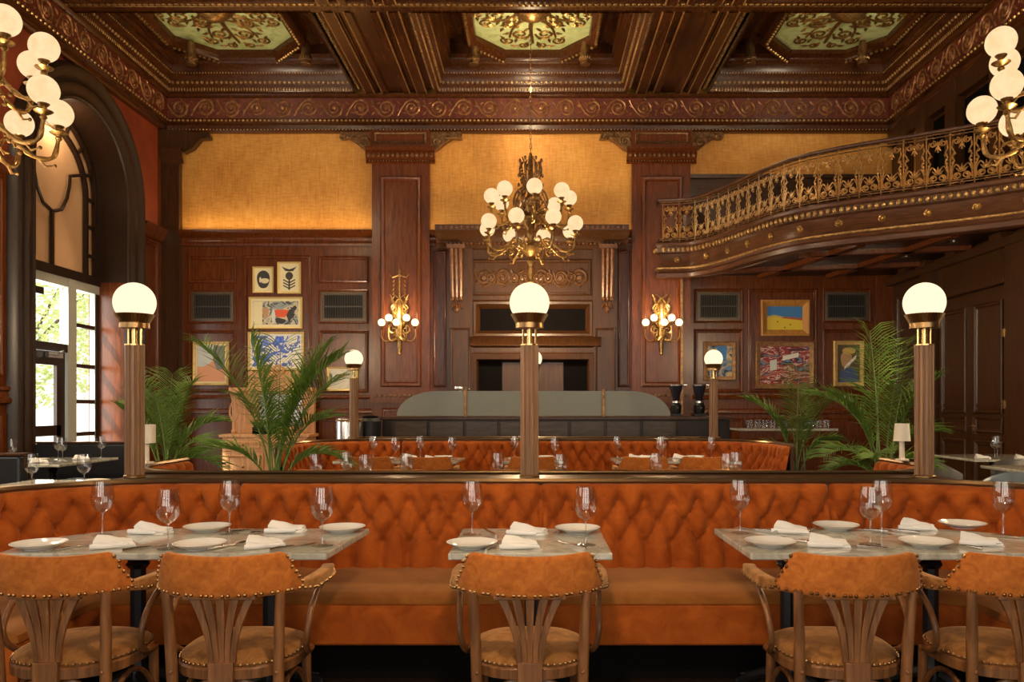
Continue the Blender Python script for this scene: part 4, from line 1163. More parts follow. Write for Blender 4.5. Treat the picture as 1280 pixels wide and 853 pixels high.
gcopy(-.03, 4.79, 'globe lamp on a fluted post at the middle of the nearest ledge, below the chandelier')
gcopy(2.37, 4.79, 'globe lamp on a fluted post, nearest ledge, standing right of the tall palm')
gcopy(-2.40, 4.87 + DY, 'small looking globe lamp on the far ledge before the small landscape picture')
gcopy(2.38, 4.87 + DY, 'small looking globe lamp on the far ledge before the blue and tan painting')
gcopy(-.02, 4.87 + DY, 'globe lamp on the far ledge hidden behind the nearest middle lamp post')

# ------------------------------------------------------------------ armchairs
def make_chair(lab, group):
    t = thing('armchair', lab, 'chair', (0, 0, 0), 0, group)
    def sup(a, rx, ry, e=2.6):
        c, s = math.cos(a), math.sin(a)
        return (rx * math.copysign(abs(c) ** (2 / e), c), ry * math.copysign(abs(s) ** (2 / e), s))
    n = 48
    w = MB()
    ring = lambda rx, ry, z: [(sup(2 * PI * j / n, rx, ry)[0] * (1 + .07 * math.sin(2 * PI * j / n)), sup(2 * PI * j / n, rx, ry)[1], z) for j in range(n)]
    ids = w.grid([ring(.225, .225, .36), ring(.235, .235, .365), ring(.237, .237, .40), ring(.228, .228, .408)], close_v=True); w.face(ids[0][::-1]); w.face(ids[-1])
    w.build('seat_rail', 'chair_wood', t)
    w = MB()
    ids = w.grid([ring(.222, .222, .405), ring(.228, .228, .418), ring(.222, .222, .43), ring(.19, .19, .446), ring(.13, .13, .456), ring(.06, .06, .46), ring(.012, .012, .461)], close_v=True); w.face(ids[-1])
    w.build('seat', 'velvet_pad', t)
    w = MB()
    for j in range(56):
        a = 2 * PI * j / 56; x, y = sup(a, .230, .230); w.ball((x * (1 + .07 * math.sin(a)), y, .417), .0062, 6, 4)
    w.build('seat_nail_trim', 'nail', t)
    # padded back band running into the arms
    plan = catmull([(-.272, .235, 0), (-.287, .15, 0), (-.288, .03, 0), (-.274, -.09, 0), (-.235, -.185, 0), (-.13, -.245, 0), (0, -.262, 0), (.13, -.245, 0), (.235, -.185, 0), (.274, -.09, 0), (.288, .03, 0), (.287, .15, 0), (.272, .235, 0)], 7)
    k = len(plan); pn = []
    for i in range(k):
        a, b = plan[max(0, i - 1)], plan[min(k - 1, i + 1)]; d = (b - a).normalized(); pn.append(Vector((d.y, -d.x, 0)))
    sl = [0]
    for i in range(1, k): sl.append(sl[-1] + (plan[i] - plan[i - 1]).length)
    half = sl[-1] / 2
    def prof(i):
        d = abs(sl[i] - half)
        lo = .672 + .008 * min(1, d / .25)
        if d < .235: top = .826 + .010 * (d / .235) ** 2
        elif d < .305: top = .836 - (.836 - .712) * ((d - .235) / .07) ** .85
        else: top = .712 - .006 * (d - .305)
        if d > .28: lo = .68 - .018 * min(1, (d - .28) / .1)
        th = .018 if d < .3 else .018 + .008 * min(1, (d - .3) / .1)
        e = (half - d)
        if e < .035: f_ = math.sqrt(max(0.0, 1 - (1 - e / .035) ** 2)); th *= max(.25, f_); m = (lo + top) / 2; lo = m + (lo - m) * max(.3, f_); top = m + (top - m) * max(.3, f_)
        return lo, top, th
    def sect(i, mb_rows):
        lo, top, th = prof(i); p, q = plan[i], pn[i]; r = []
        for (o, z) in ((-.5, 0), (-.85, .03), (-1, .12), (-1, .5), (-1, .88), (-.85, .97), (-.4, 1), (.4, 1), (.85, .97), (1, .88), (1, .5), (1, .12), (.85, .03), (.5, 0)):
            r.append((p.x + q.x * o * th, p.y + q.y * o * th, lo + (top - lo) * z))
        mb_rows.append(r)
    i0 = next(i for i in range(k) if half - sl[i] < .305); i1 = k - 1 - i0
    rows = []; [sect(i, rows) for i in range(i0, i1 + 1)]
    w = MB(); ids = w.grid(rows, close_v=True); w.face(ids[0]); w.face(ids[-1][::-1]); w.build('back_band', 'velvet_chair', t, angle=60)
    for a, b in ((0, i0), (i1, k - 1)):
        rows = []; [sect(i, rows) for i in range(a, b + 1)]
        w = MB(); ids = w.grid(rows, close_v=True); w.face(ids[0]); w.face(ids[-1][::-1]); w.build('arm_pad', 'velvet_pad', t, angle=60)
    w = MB(); s = 0.0
    while s < sl[-1]:
        i = min(range(k), key=lambda j: abs(sl[j] - s)); lo, top, th = prof(i); p, q = plan[i], pn[i]
        w.ball((p.x + q.x * th, p.y + q.y * th, lo + .013), .0078, 7, 4)
        s += .027
    for sg in (-1, 1):
        for j in range(7):
            d = .238 + .0105 * j; i = min(range(k), key=lambda q_: abs(sl[q_] - (half + sg * d))); lo, top, th = prof(i); p, q = plan[i], pn[i]
            w.ball((p.x + q.x * (th + .001), p.y + q.y * (th + .001), .82 - .0205 * j), .0075, 7, 4)
    w.build('back_nail_trim', 'nail', t)
    w = MB()                                                    # fan shaped splat
    for i in range(5):
        o = i - 2; L, R_ = [], []
        for j in range(13):
            u = j / 12; z = .43 + .255 * u
            x = o * (.0205 + .036 * u ** 1.9); hw = .0098 + .0075 * u ** 1.3
            y = -.232 - .018 * u + .02 * (x / .12) ** 2
            L.append((x - hw, y, z)); R_.append((x + hw, y, z))
        w.grid([[(a[0], a[1] - .007, a[2]) for a in L], [(a[0], a[1] + .007, a[2]) for a in L], [(a[0], a[1] + .007, a[2]) for a in R_], [(a[0], a[1] - .007, a[2]) for a in R_]], close_u=True)
    w.box(-.047, .047, -.252, -.232, .345, .432)
    w.prism([(0, 0)] * 0 or [(-.135, -.262), (.135, -.262), (.135, -.238), (-.135, -.238)], .668, .69)
    w.build('splat', 'chair_wood', t, bevel=.002)
    for s in (-1, 1):
        w = MB(); w.tube([(s * .195, -.20, 0), (s * .198, -.198, .3), (s * .203, -.208, .5), (s * .212, -.222, .69)], [.016, .021, .021, .018], 12)
        w.ball((s * .197, -.221, .388), .008, 8, 5)
        w.build('leg', 'chair_wood', t)
        w = MB(); w.tube([(s * .19, .185, .37), (s * .193, .19, .2), (s * .198, .205, 0)], [.021, .019, .014], 12); w.build('leg', 'chair_wood', t)
        w = MB(); w.tube(catmull([(s * .282, .16, .664), (s * .28, .06, .64), (s * .275, -.03, .58), (s * .272, -.075, .51), (s * .262, -.06, .445), (s * .25, .01, .40), (s * .238, .10, .385)], 6), .0125, 10); w.build('arm_support', 'chair_wood', t)
    w = MB(); w.tube(catmull([(-.19, -.19, .22), (-.15, -.19, .29), (-.08, -.19, .34), (0, -.19, .352), (.08, -.19, .34), (.15, -.19, .29), (.19, -.19, .22)], 6), .011, 8)
    for s in (-1, 1): w.tube(catmull([(s * .195, -.19, .2), (s * .19, -.1, .29), (s * .187, 0, .32), (s * .188, .1, .29), (s * .193, .185, .2)], 5), .011, 8)
    w.build('stretcher', 'chair_wood', t)
    return t
M['nail'] = plain('nailhead_brass', (.36, .19, .07), .3, 1.0)
CHX = [(-1.806, .0), (-1.158, .0), (-.02, .015), (1.194, .0), (1.840, .0)]
CHY = 3.155
names = ['chair with its back to us nearest the window at the long window-side table', 'chair at the free corner of the window-side marble table', 'chair alone at the small middle marble table', 'chair at the free corner of the balcony-side marble table', 'chair cut off by the frame edge at the balcony-side marble table']
ch = make_chair('orange velvet arm' + names[0], 'armchairs at the nearest tables')
ch.location = (CHX[0][0], CHY, 0); ch.rotation_euler.z = CHX[0][1]
for i in range(1, 5): dup(ch, (CHX[i][0], CHY, 0), CHX[i][1], 'orange velvet arm' + names[i])
far = ['nearest the window at the far long table', 'second from the window at the far long table', 'at the small middle far table', 'at the free corner of the far balcony-side table', 'under the far lamp at the far balcony-side table']
for i in range(5): dup(ch, (CHX[i][0], CHY + DY, 0), CHX[i][1], 'far armchair with an orange band ' + far[i], 'armchairs at the far booth')
mid_ = ['nearest the window', 'second from the window', 'behind the middle lamp post', 'second from the balcony side', 'nearest the tall palm']
for i, x in enumerate((-1.82, -1.17, -.10, 1.17, 1.82)): dup(ch, (x, 2 * YM - CHY, 0), PI + .003 * (i - 2), 'armchair facing us with only its orange back over the ledge, ' + mid_[i], 'armchairs of the booth behind the ledge')

# ------------------------------------------------------------------ marble tables
def pedestal(mb, x, y):
    mb.lathe([(.06, .0), (.075, .02), (.07, .06), (.045, .09), (.055, .12), (.04, .16), (.036, .2), (.036, .62), (.055, .64), (.04, .67), (.06, .70), (.12, .712), (.12, .72)], (x, y, 0), 16, flute=.1)
    for a in range(4):
        c, s = math.cos(PI / 4 + a * PI / 2), math.sin(PI / 4 + a * PI / 2)
        mb.tube(catmull([(x + .04 * c, y + .04 * s, .13), (x + .14 * c, y + .14 * s, .09), (x + .22 * c, y + .22 * s, .05), (x + .26 * c, y + .26 * s, .02)], 4), [.03] * 4 + [.026] * 4 + [.022] * 4 + [.02], 8)
        mb.ball((x + .26 * c, y + .26 * s, .024), .024, 8, 5)
        for q in range(3): leaf_blob(mb, x + (.1 + .06 * q) * c, y + (.1 + .06 * q) * s, .03, 0, .12 - .025 * q)
def table(lab, outl, ped, group):
    cx = sum(p[0] for p in outl) / len(outl); cy = sum(p[1] for p in outl) / len(outl)
    t = thing('marble_table', lab, 'table', (cx, cy, 0), 0, group)
    w = MB(); w.prism([(p[0] - cx, p[1] - cy) for p in outl], .72, .75); w.build('tabletop', 'marble', t, smooth=False, bevel=.006)
    for x, y in ped:
        w = MB(); pedestal(w, x - cx, y - cy); w.build('pedestal', 'iron', t)
    return t
def corner(cx, cy, r, a0, a1, n=10): return [(cx + r * math.cos(a0 + (a1 - a0) * i / n), cy + r * math.sin(a0 + (a1 - a0) * i / n)) for i in range(n + 1)]
TY0, TY1 = 3.37, 4.06
O_L = [(-2.30, TY0), (-.89, TY0), (-.85, TY1)] + corner(-1.88, TY1 - .45, .45, PI / 2, PI, 12)[:-1] + [(-2.33, 3.6)]
O_C = [(-.37, TY0), (.335, TY0), (.335, TY1), (-.37, TY1)]
O_R = [(.925, TY0), (2.36, TY0), (2.39, 3.6)] + corner(1.94, TY1 - .45, .45, 0, PI / 2, 12)[1:] + [(.925, TY1)]
P_L, P_C, P_R = [(-1.24, 3.70), (-1.86, 3.70)], [(-.01, 3.70)], [(1.19, 3.70), (1.86, 3.70)]
tt = []
for o, p, l in ((O_L, P_L, 'long marble table with a rounded end, window side, nearest row'), (O_C, P_C, 'small square marble table set for two in the nearest row'), (O_R, P_R, 'long marble table with a rounded end, balcony side, nearest row')):
    tt.append(table(l, o, p, 'marble tables'))
for q, l in zip(tt, ('far marble table on the window side before the far booth', 'small far marble table behind the middle lamp post', 'far marble table on the balcony side before the far booth')):
    dup(q, (q.location.x, q.location.y + DY, 0), 0, l)
for q, l in zip(tt, ('marble table behind the ledge by the tall palm', 'small marble table just behind the middle of the ledge', 'marble table just behind the ledge on the window side')):
    dup(q, (-q.location.x, 2 * YM - q.location.y, 0), PI, l)

# ------------------------------------------------------------------ tableware
def mk_glass():
    t = bpy.data.objects.new('wine_glass', None); COL.objects.link(t); t.empty_display_size = .05
    w = MB(); w.lathe([(0, .001), (.046, .001), (.048, .003), (.03, .006), (.008, .012), (.0045, .03), (.004, .07), (.0045, .105), (.010, .114), (0, .1165)], n=24, caps=False); w.build('stem', 'glass_solid', t)
    w = MB(); w.lathe([(.011, .1145), (.03, .126), (.045, .148), (.0515, .175), (.051, .20), (.046, .235), (.041, .265), (.0405, .265), (.0455, .234), (.0503, .20), (.0508, .176), (.044, .149), (.029, .128), (.01, .119), (0, .118)], n=28, caps=False)
    w.build('bowl', 'glass', t)
    return t
def mk_plate():
    w = MB(); w.lathe([(0, .004), (.05, .004), (.052, 0), (.058, 0), (.06, .004), (.085, .012), (.112, .026), (.114, .028), (.112, .029), (.085, .016), (.062, .009), (0, .008)], n=40, caps=False)
    return w.build('side_plate', 'porcelain')
def mk_napkin(seed, kind):
    """a linen square folded into a long wedge: stacked layers with a rolled edge and one raised fold"""
    t = MB(); n = 16
    if kind == 0: qd = [(-.095, -.055), (.105, -.05), (.095, .05), (-.03, .075)]; rl = ((-.07, .01), (.06, .045))
    else: qd = [(-.11, -.04), (.095, -.06), (.11, .025), (-.06, .07)]; rl = ((-.085, .02), (.05, .03))
    ra, rb = Vector(rl[0]), Vector(rl[1]); rd = (rb - ra); rL = rd.length; rd = rd / rL
    for layer in range(4):
        g = []; z0 = .003 + .0075 * layer
        k = 1 - .045 * layer
        for i in range(n + 1):
            row = []
            for j in range(n + 1):
                u, v = i / n, j / n
                x = ((qd[0][0] * (1 - u) + qd[1][0] * u) * (1 - v) + (qd[3][0] * (1 - u) + qd[2][0] * u) * v) * k
                y = ((qd[0][1] * (1 - u) + qd[1][1] * u) * (1 - v) + (qd[3][1] * (1 - u) + qd[2][1] * u) * v) * (k - .03 * layer) + .006 * layer
                z = z0 + .0018 * math.sin(9 * u + 5 * v + seed + 2 * layer)
                q = Vector((x, y)) - ra; al = q.dot(rd) / rL; ds = abs(q.x * rd.y - q.y * rd.x)
                tent = max(0, 1 - ds / .05) * max(0, min(1, 1.15 - max(0, al) * 1.05)) * (1 if al > -.1 else max(0, 1 + (al + .1) * 6))
                if layer >= 2: z += (.034 if layer == 3 else .018) * tent
                if layer == 3 and v < .25: z -= .004 * (1 - v / .25)
                row.append((x, y, z))
            g.append(row)
        bot = [[(p[0], p[1], max(.0005, p[2] - .0068)) for p in r_] for r_ in g]
        ids = t.grid(g); idb = t.grid(bot); m = n
        for a in range(n):
            t.face((ids[a][0], ids[a + 1][0], idb[a + 1][0], idb[a][0])); t.face((ids[a][m], idb[a][m], idb[a + 1][m], ids[a + 1][m]))
            t.face((ids[0][a], idb[0][a], idb[0][a + 1], ids[0][a + 1])); t.face((ids[m][a], ids[m][a + 1], idb[m][a + 1], idb[m][a]))
    # the rolled fold along the near side
    e0, e1 = Vector((qd[0][0], qd[0][1], .014)), Vector((qd[0][0] * .2 + qd[1][0] * .8, qd[0][1] * .2 + qd[1][1] * .8, .012))
    t.tube([e0.lerp(e1, i / 8) for i in range(9)], [.010, .0125, .0135, .0135, .013, .012, .011, .010, .007], 12)
    return t.build('napkin', 'linen', angle=32)
def mk_fork():
    w = MB()
    w.tube([(0, -.10, .004), (0, -.05, .0045), (0, .02, .004), (0, .04, .005)], [.006, .006, .0028, .0028], 8, flat=.45)
    w.prism([(-.004, .036), (.004, .036), (.011, .05), (.011, .062), (-.011, .062), (-.011, .05)], .003, .0055)
    for i in range(4): x = -.0095 + .0063 * i; w.tube([(x, .06, .0043), (x, .085, .007), (x * .9, .105, .006)], [.0019, .0018, .001], 5)
    return w.build('fork', 'cutlery')
def mk_knife():
    w = MB()
    w.tube([(0, -.11, .005), (0, -.07, .006), (0, -.01, .005), (0, .0, .0045)], [.007, .0075, .0055, .004], 8, flat=.6)
    w.prism([(-.005, -.002), (.005, -.002), (.0075, .04), (.0075, .085), (.003, .108), (-.005, .10), (-.005, .02)], .0035, .0055)
    return w.build('table_knife', 'cutlery')
G0, PL0, FK0, KN0 = mk_glass(), mk_plate(), mk_fork(), mk_knife()
FK0.scale = KN0.scale = (1.15, 1.15, 1.3)
NP = [mk_napkin(3, 0), mk_napkin(8, 1)]
for q_ in NP: q_.scale = (.92, .92, 1)
used = set()
def put(src, x, y, z, rz, lab, cat, grp):
    if src.name not in used: used.add(src.name); o = src
    else:
        o = src.copy(); COL.objects.link(o)
        for c_ in src.children: d_ = c_.copy(); COL.objects.link(d_); d_.parent = o
    o.location = (x, y, z); o.rotation_euler = (0, 0, rz); return tag(o, lab, cat, grp)
TZ_ = .7502
TN = {'L': 'window-side table', 'C': 'small middle table', 'R': 'balcony-side table'}
def dtab(py): return (EYE - .75) * F / (py - CY)
def gp(px, py): d = dtab(py); return wx(px, d), d
# nearest row, read off the photograph as table-plane positions
for px, py, lab in ((128, 670, 'sofa side at the rounded end of the window-side table'), (210, 687, 'chair side at the middle of the window-side table'), (287, 668, 'sofa side at the middle of the window-side table'), (403, 683, 'chair side near the free corner of the window-side table'),
                    (590, 669, 'sofa side of the small middle table'), (732, 682, 'chair side of the small middle table'),
                    (925, 667, 'sofa side at the free corner of the balcony-side table'), (1088, 681, 'chair side in the close pair on the balcony-side table'), (1102, 668, 'sofa side in the close pair on the balcony-side table'), (1254, 670, 'sofa side at the rounded end of the balcony-side table')):
    x, y = gp(px, py); put(G0, x, y, TZ_, 0, 'large wine glass, ' + lab, 'glass', 'wine glasses on the nearest tables')
for px, py, lab in ((49, 686, 'at the rounded end of the window-side table'), (250, 686, 'behind the second armchair, window-side table'), (259, 664, 'sofa side at the middle of the window-side table'), (428, 665, 'sofa side at the free corner of the window-side table'),
                    (590, 685, 'chair side of the small middle table'), (722, 666, 'sofa side of the small middle table'),
                    (963, 683, 'at the free corner of the balcony-side table'), (1045, 662, 'sofa side at the middle of the balcony-side table'), (1157, 683, 'chair side at the middle of the balcony-side table'), (1203, 660, 'sofa side at the rounded end of the balcony-side table')):
    x, y = gp(px, py); put(PL0, x, y, TZ_, 0, 'white side plate ' + lab, 'plate', 'side plates on the nearest tables')
for i, (px, py, rz, lab) in enumerate(((140, 684, .5, 'lying slanted by the fork on the window-side table, chair side'), (190, 667, -.1, 'sofa side of the window-side table by the tall palm'), (328, 684, .55, 'in front of the second armchair on the window-side table'), (358, 665, .2, 'sofa side near the free corner of the window-side table'),
                    (648, 685, .1, 'chair side of the small middle table'), (660, 668, -.15, 'sofa side of the small middle table'),
                    (987, 666, -.3, 'sofa side at the free corner of the balcony-side table'), (1035, 683, -.05, 'before the armchair at the free corner of the balcony-side table'), (1145, 662, -.35, 'sofa side at the middle of the balcony-side table'), (1224, 681, -.1, 'before the cut off armchair on the balcony-side table'))):
    x, y = gp(px, py); put(NP[i % 2], x, y, TZ_, rz, 'folded white napkin ' + lab, 'napkin', 'napkins on the nearest tables')
for i, (px, py, rz, lab) in enumerate(((97, 685, -.5, 'beside the plate at the rounded end of the window-side table'), (285, 684, -.45, 'beside the plate behind the second armchair'), (336, 664, 2.7, 'sofa side of the window-side table near the free corner'), (617, 684, -.25, 'between plate and napkin on the small middle table'), (700, 665, 2.9, 'sofa side of the small middle table'),
                    (1000, 678, .55, 'between plate and napkin at the free corner of the balcony-side table'), (1195, 683, .6, 'between plate and napkin before the cut off armchair'), (1018, 662, 2.5, 'sofa side of the balcony-side table beside a plate'))):
    x, y = gp(px, py); put(FK0, x, y, TZ_, rz, 'steel fork ' + lab, 'fork', 'forks on the nearest tables')
for i, (px, py, rz, lab) in enumerate(((190, 686, -.7, 'between napkin and glass on the window-side table'), (368, 685, -.65, 'near the glass at the free corner of the window-side table'), (313, 665, -.8, 'sofa side of the window-side table beside a glass'), (714, 683, .5, 'by the glass on the small middle table, chair side'), (612, 667, .3, 'by the glass on the small middle table, sofa side'),
                    (944, 664, .7, 'at the free corner of the balcony-side table'), (1076, 664, 1.0, 'pale and long by the close pair of glasses'), (1072, 685, .9, 'behind the armchair back, by the close pair of glasses'), (1116, 665, .8, 'beside the sofa side napkin, middle of the balcony-side table'), (1275, 674, .9, 'at the cut off end of the balcony-side table'))):
    x, y = gp(px, py); put(KN0, x, y, TZ_, rz, 'table knife ' + lab, 'knife', 'knives on the nearest tables')
# far row and the row behind the ledge
SEATS = [(-1.95, 3.95, 'window end of the far window-side table, sofa side'), (-1.62, 3.6, 'middle of the far window-side table, chair side'), (-1.38, 3.95, 'middle of the far window-side table, sofa side'), (-.97, 3.7, 'free end of the far window-side table'), (-.24, 3.95, 'far middle table, sofa side'), (.24, 3.6, 'far middle table, chair side'),
         (1.0, 3.9, 'free corner of the far balcony-side table'), (1.47, 3.6, 'chair side in the pair on the far balcony-side table'), (1.55, 3.92, 'sofa side in the pair on the far balcony-side table'), (2.1, 3.75, 'rounded end of the far balcony-side table')]
for x, y, l in SEATS: put(G0, x, y + DY, TZ_, 0, 'small looking wine glass, ' + l, 'glass', 'wine glasses on the far tables')
for k, (x, y) in enumerate(((-1.75, 3.62), (-1.1, 3.92), (-.2, 3.6), (.12, 3.93), (1.12, 3.6), (1.36, 3.93), (1.75, 3.6), (1.95, 3.95))):
    put(PL0, x, y + DY, TZ_, 0, 'white side plate %s on the far %s' % (('chair side', 'sofa side')[k % 2], ('window-side table', 'window-side table', 'middle table', 'middle table', 'balcony-side table near its free corner', 'balcony-side table near its free corner', 'balcony-side table near its rounded end', 'balcony-side table near its rounded end')[k]), 'plate', 'side plates on the far tables')
for k, (x, y) in enumerate(((-1.5, 3.9), (-1.2, 3.62), (0.0, 3.62), (-.05, 3.93), (1.2, 3.92), (1.32, 3.62), (1.75, 3.93), (1.95, 3.6))):
    put(NP[k % 2], x, y + DY, TZ_, .4 * math.sin(k * 2.1), 'folded white napkin %s on the far %s' % (('sofa side', 'chair side', 'chair side', 'sofa side', 'sofa side', 'chair side', 'sofa side', 'chair side')[k], ('window-side table', 'window-side table', 'middle table', 'middle table', 'balcony-side table near its free corner', 'balcony-side table near its free corner', 'balcony-side table near its rounded end', 'balcony-side table near its rounded end')[k]), 'napkin', 'napkins on the far tables')
for px, d, l in ((395, 6.05, 'before the orange chair back nearest the window'), (433, 6.25, 'overlapping a far armchair, window side'), (457, 5.95, 'just right of another at the window side'), (508, 6.1, 'before the second far armchair'), (622, 6.15, 'left of the middle lamp post'), (701, 6.0, 'right of the middle lamp post'), (820, 6.1, 'before the far armchair at the free corner'), (909, 6.05, 'left one of the pair under the far lamp'), (920, 6.25, 'right one of the pair under the far lamp')):
    put(G0, wx(px, d), d, TZ_, 0, 'wine glass standing behind the ledge, ' + l, 'glass', 'wine glasses behind the ledge')
# ------------------------------------------------------------------ chandeliers
def chandelier(lab, loc, rz, chain):
    t = thing('chandelier', lab, 'chandelier', loc, rz, 'gilded globe chandeliers')
    w = MB()                                                    # origin at the lower hub
    w.lathe([(0, -.62), (.03, -.60), (.05, -.55), (.03, -.49), (.05, -.43), (.045, -.38), (.03, -.30), (.06, -.22), (.04, -.17), (.10, -.10), (.17, -.03), (.18, 0), (.12, .03), (.06, .06), (.05, .16), (.08, .22), (.06, .28), (.11, .36), (.16, .42), (.17, .46), (.09, .48), (.06, .54), (.10, .62), (.12, .70), (.08, .78), (.05, .84), (.04, 1.4), (.02, 1.5)], n=20)
    for j in range(12):
        a = 2 * PI * j / 12
        leaf_blob(w, .1 * math.cos(a), .1 * math.sin(a), .07, a, .44); leaf_blob(w, .1 * math.cos(a), .1 * math.sin(a), .07, a, .0)
        w.ball((.17 * math.cos(a), .17 * math.sin(a), .46), .02, 6, 4)
    w.build('stem', 'gilt', t)
    w = MB()                                                    # openwork crown
    for j in range(6):
        a = 2 * PI * j / 6
        f_ = lambda r, z, b=0: (r * math.cos(a + b), r * math.sin(a + b), z)
        w.tube(catmull([f_(.05, .50), f_(.20, .58), f_(.27, .72), f_(.22, .88), f_(.12, .98), f_(.15, 1.12), f_(.17, 1.26), f_(.12, 1.36)], 5), .016, 6)
        w.tube([f_(.07, .9), f_(.16, 1.12, .3), f_(.17, 1.34, .5)], .011, 5); w.tube([f_(.17, 1.1, .5), f_(.15, 1.25), f_(.18, 1.4, -.3)], .010, 5)
        w.ball(f_(.17, 1.38), .022, 6, 4, (1, 1, 1.6)); w.ball(f_(.26, .72), .028, 6, 4)
        w.tube([f_(.24, .62, .2), f_(.26, .72, .5), f_(.2, .85, .8)], .012, 5)
        for z in (.62, .78, .92, 1.05, 1.2): 
            w.ball(f_(.16, z, .5), .03, 6, 4, (1, 1, .7)); w.ball(f_(.19, z - .06, .1), .026, 6, 4, (.8, .8, 1.4))
    w.build('crown', 'bronze', t)
    def arm(a, r, zg, zh, r0):
        """arm from the hub at height zh out to a cup under a globe centred at zg"""
        c, s = math.cos(a), math.sin(a)
        g = lambda q, z, o=0: (q * c - o * s, q * s + o * c, z)
        zc = zg - .155
        w = MB()
        w.tube(catmull([g(r0, zh), g(r0 + .16, zh + .06), g(r0 + (r - r0) * .45, zh - .05), g(r0 + (r - r0) * .7, zh - .15), g(r - .04, zh - .12), g(r, zc - .04)], 6), [.02 + .004 * math.sin(i * 1.3) for i in range(31)], 8)
        w.tube(spiral(0, 0, .07, .015, 0, 1.3, 12) and [g(r0 + .22 + .06 * math.cos(q * .5), zh - .10 + .06 * math.sin(q * .5)) for q in range(11)], .011, 5)
        w.tube([g(r * .78, zh - .15), g(r * .86, zh - .22), g(r * .95, zh - .2)], [.014, .012, .006], 5); w.ball(g(r * .96, zh - .2), .018, 6, 4)
        w.ball(g(r * .6, zh - .14), .02, 6, 4); w.tube([g(r * .45, zh - .04), g(r * .40, zh - .13), g(r * .44, zh - .18)], .009, 5)
        w.lathe([(.015, -.06), (.03, -.04), (.02, -.02), (.06, .0), (.075, .012), (.03, .018), (.025, .05), (.04, .06), (.055, .085), (.05, .085), (.03, .06)], (r * c, r * s, zc - .03), 14)
        o = w.build('arm', 'gilt', t)
        w = MB(); w.ball((r * c, r * s, zg), .122, 22, 14); w.build('globe', 'globe_warm', o)
    for j in range(8):
        arm(-PI / 2 + .10 + j * PI / 4, .62, .80, .50, .10)
        arm(-PI / 2 + .10 + PI / 8 + j * PI / 4, .73, .335, .06, .12)
    w = MB()
    k = int(chain / .075)
    for i in range(k):
        z = 1.5 + .075 * i + .03
        pts = [(.016 * math.cos(q * PI / 5) if i % 2 else 0, 0 if i % 2 else .016 * math.cos(q * PI / 5), z + .048 * math.sin(q * PI / 5)) for q in range(10)]
        w.tube(pts, .0055, 5, closed=True)
    w.build('chain', 'bronze', t)
    return t
cz = 3.90
c1 = chandelier('gilded chandelier with two tiers of lit globes, whole, before the fireplace', (-.06, 12.5, cz), 0, 2.05)
c2 = dup(c1, (-4.79, 6.55, cz - .24), .25, 'gilded globe chandelier cut off by the frame beside the arched window')
c3 = dup(c1, (4.50, 6.45, cz - .28), -.3, 'gilded globe chandelier cut off by the frame before the balcony')
for c in (c2, c3):
    for ch_ in c.children:
        if ch_.name.startswith('chain'): ch_.scale = (1, 1, 1.0)

# ------------------------------------------------------------------ wall sconces
def sconce(px, tall, lab):
    x = wx(px, 13.8); z0 = wz(404, 13.8)
    t = thing('wall_sconce', lab, 'sconce', (x, YB - .13, z0), 0, 'gilded wall sconces')
    w = MB()
    w.lathe([(0, -.56), (.03, -.54), (.02, -.48), (.035, -.42), (.03, -.30), (.06, -.2), (.05, -.1), (.08, 0), (.06, .12), (.04, .25), (.05, .34), (.02, .40)], (0, -.06, 0), 12)
    for s in (-1, 1):
        for z, r in ((-.12, .10), (.08, .09), (.26, .08)):
            w.M = plane_frame((0, -.05, 0), (1, 0, 0), (0, 0, 1), (0, -1, 0)); w.tube(spiral(s * r * 1.1, z, r, .02, PI if s > 0 else 0, s * -1.4, 14), .014, 5)
            leaf_blob(w, s * .1, z + .1, .08, PI / 2 - s * .7, .02); leaf_blob(w, s * .08, z - .1, .07, -PI / 2 + s * .6, .02)
        w.tube([(s * .03, .2, 0), (s * .12, .42, .02), (s * .16, .5, .02)], [.02, .016, .006], 5); w.tube([(s * .14, .2, 0), (s * .04, .4, .02), (-s * .1, .5, .02)], [.016, .014, .006], 5)
    if tall:
        w.tube([(0, .4, 0), (0, .88, 0)], .018, 6)
        for s in (-1, 1):
            w.tube([(0, .84, .01), (s * .12, .80, .01), (s * .17, .85, .01)], [.014, .012, .005], 5)
            for q in range(5): leaf_blob(w, s * .1, .45 + .07 * q, .035, PI / 2 + s * .5, .02)
        w.ball((0, .9, 0), .03, 8, 5); leaf_blob(w, 0, .93, .06, PI / 2, 0)
    w.M = Matrix.Identity(4)
    w.build('backplate', 'gilt', t)
    for k, (gx, gy, gz) in enumerate(((-.29, -.16, -.0), (-.155, -.22, .075), (-.0, -.34, -.015), (.15, -.22, .075), (.29, -.16, -.0))):
        w = MB()
        w.tube(catmull([(0, -.08, -.22), (gx * .4, -.08 + (gy + .08) * .4, -.30), (gx * .8, -.08 + (gy + .08) * .8, -.32), (gx * 1.02, gy, -.24), (gx, gy, gz - .09)], 5), .011, 6)
        w.lathe([(.012, -.03), (.03, -.015), (.035, -.005), (.015, 0), (.025, .025)], (gx, gy, gz - .085), 10)
        o = w.build('arm', 'gilt', t)
        w = MB(); w.ball((gx, gy, gz), .066, 16, 10); w.build('globe', 'globe_small', o)
    return t
sconce(499, True, 'gilded five globe wall sconce with a tall finial on the window-side pilaster')
sconce(827, False, 'gilded five globe wall sconce without finial on the balcony-side pilaster')

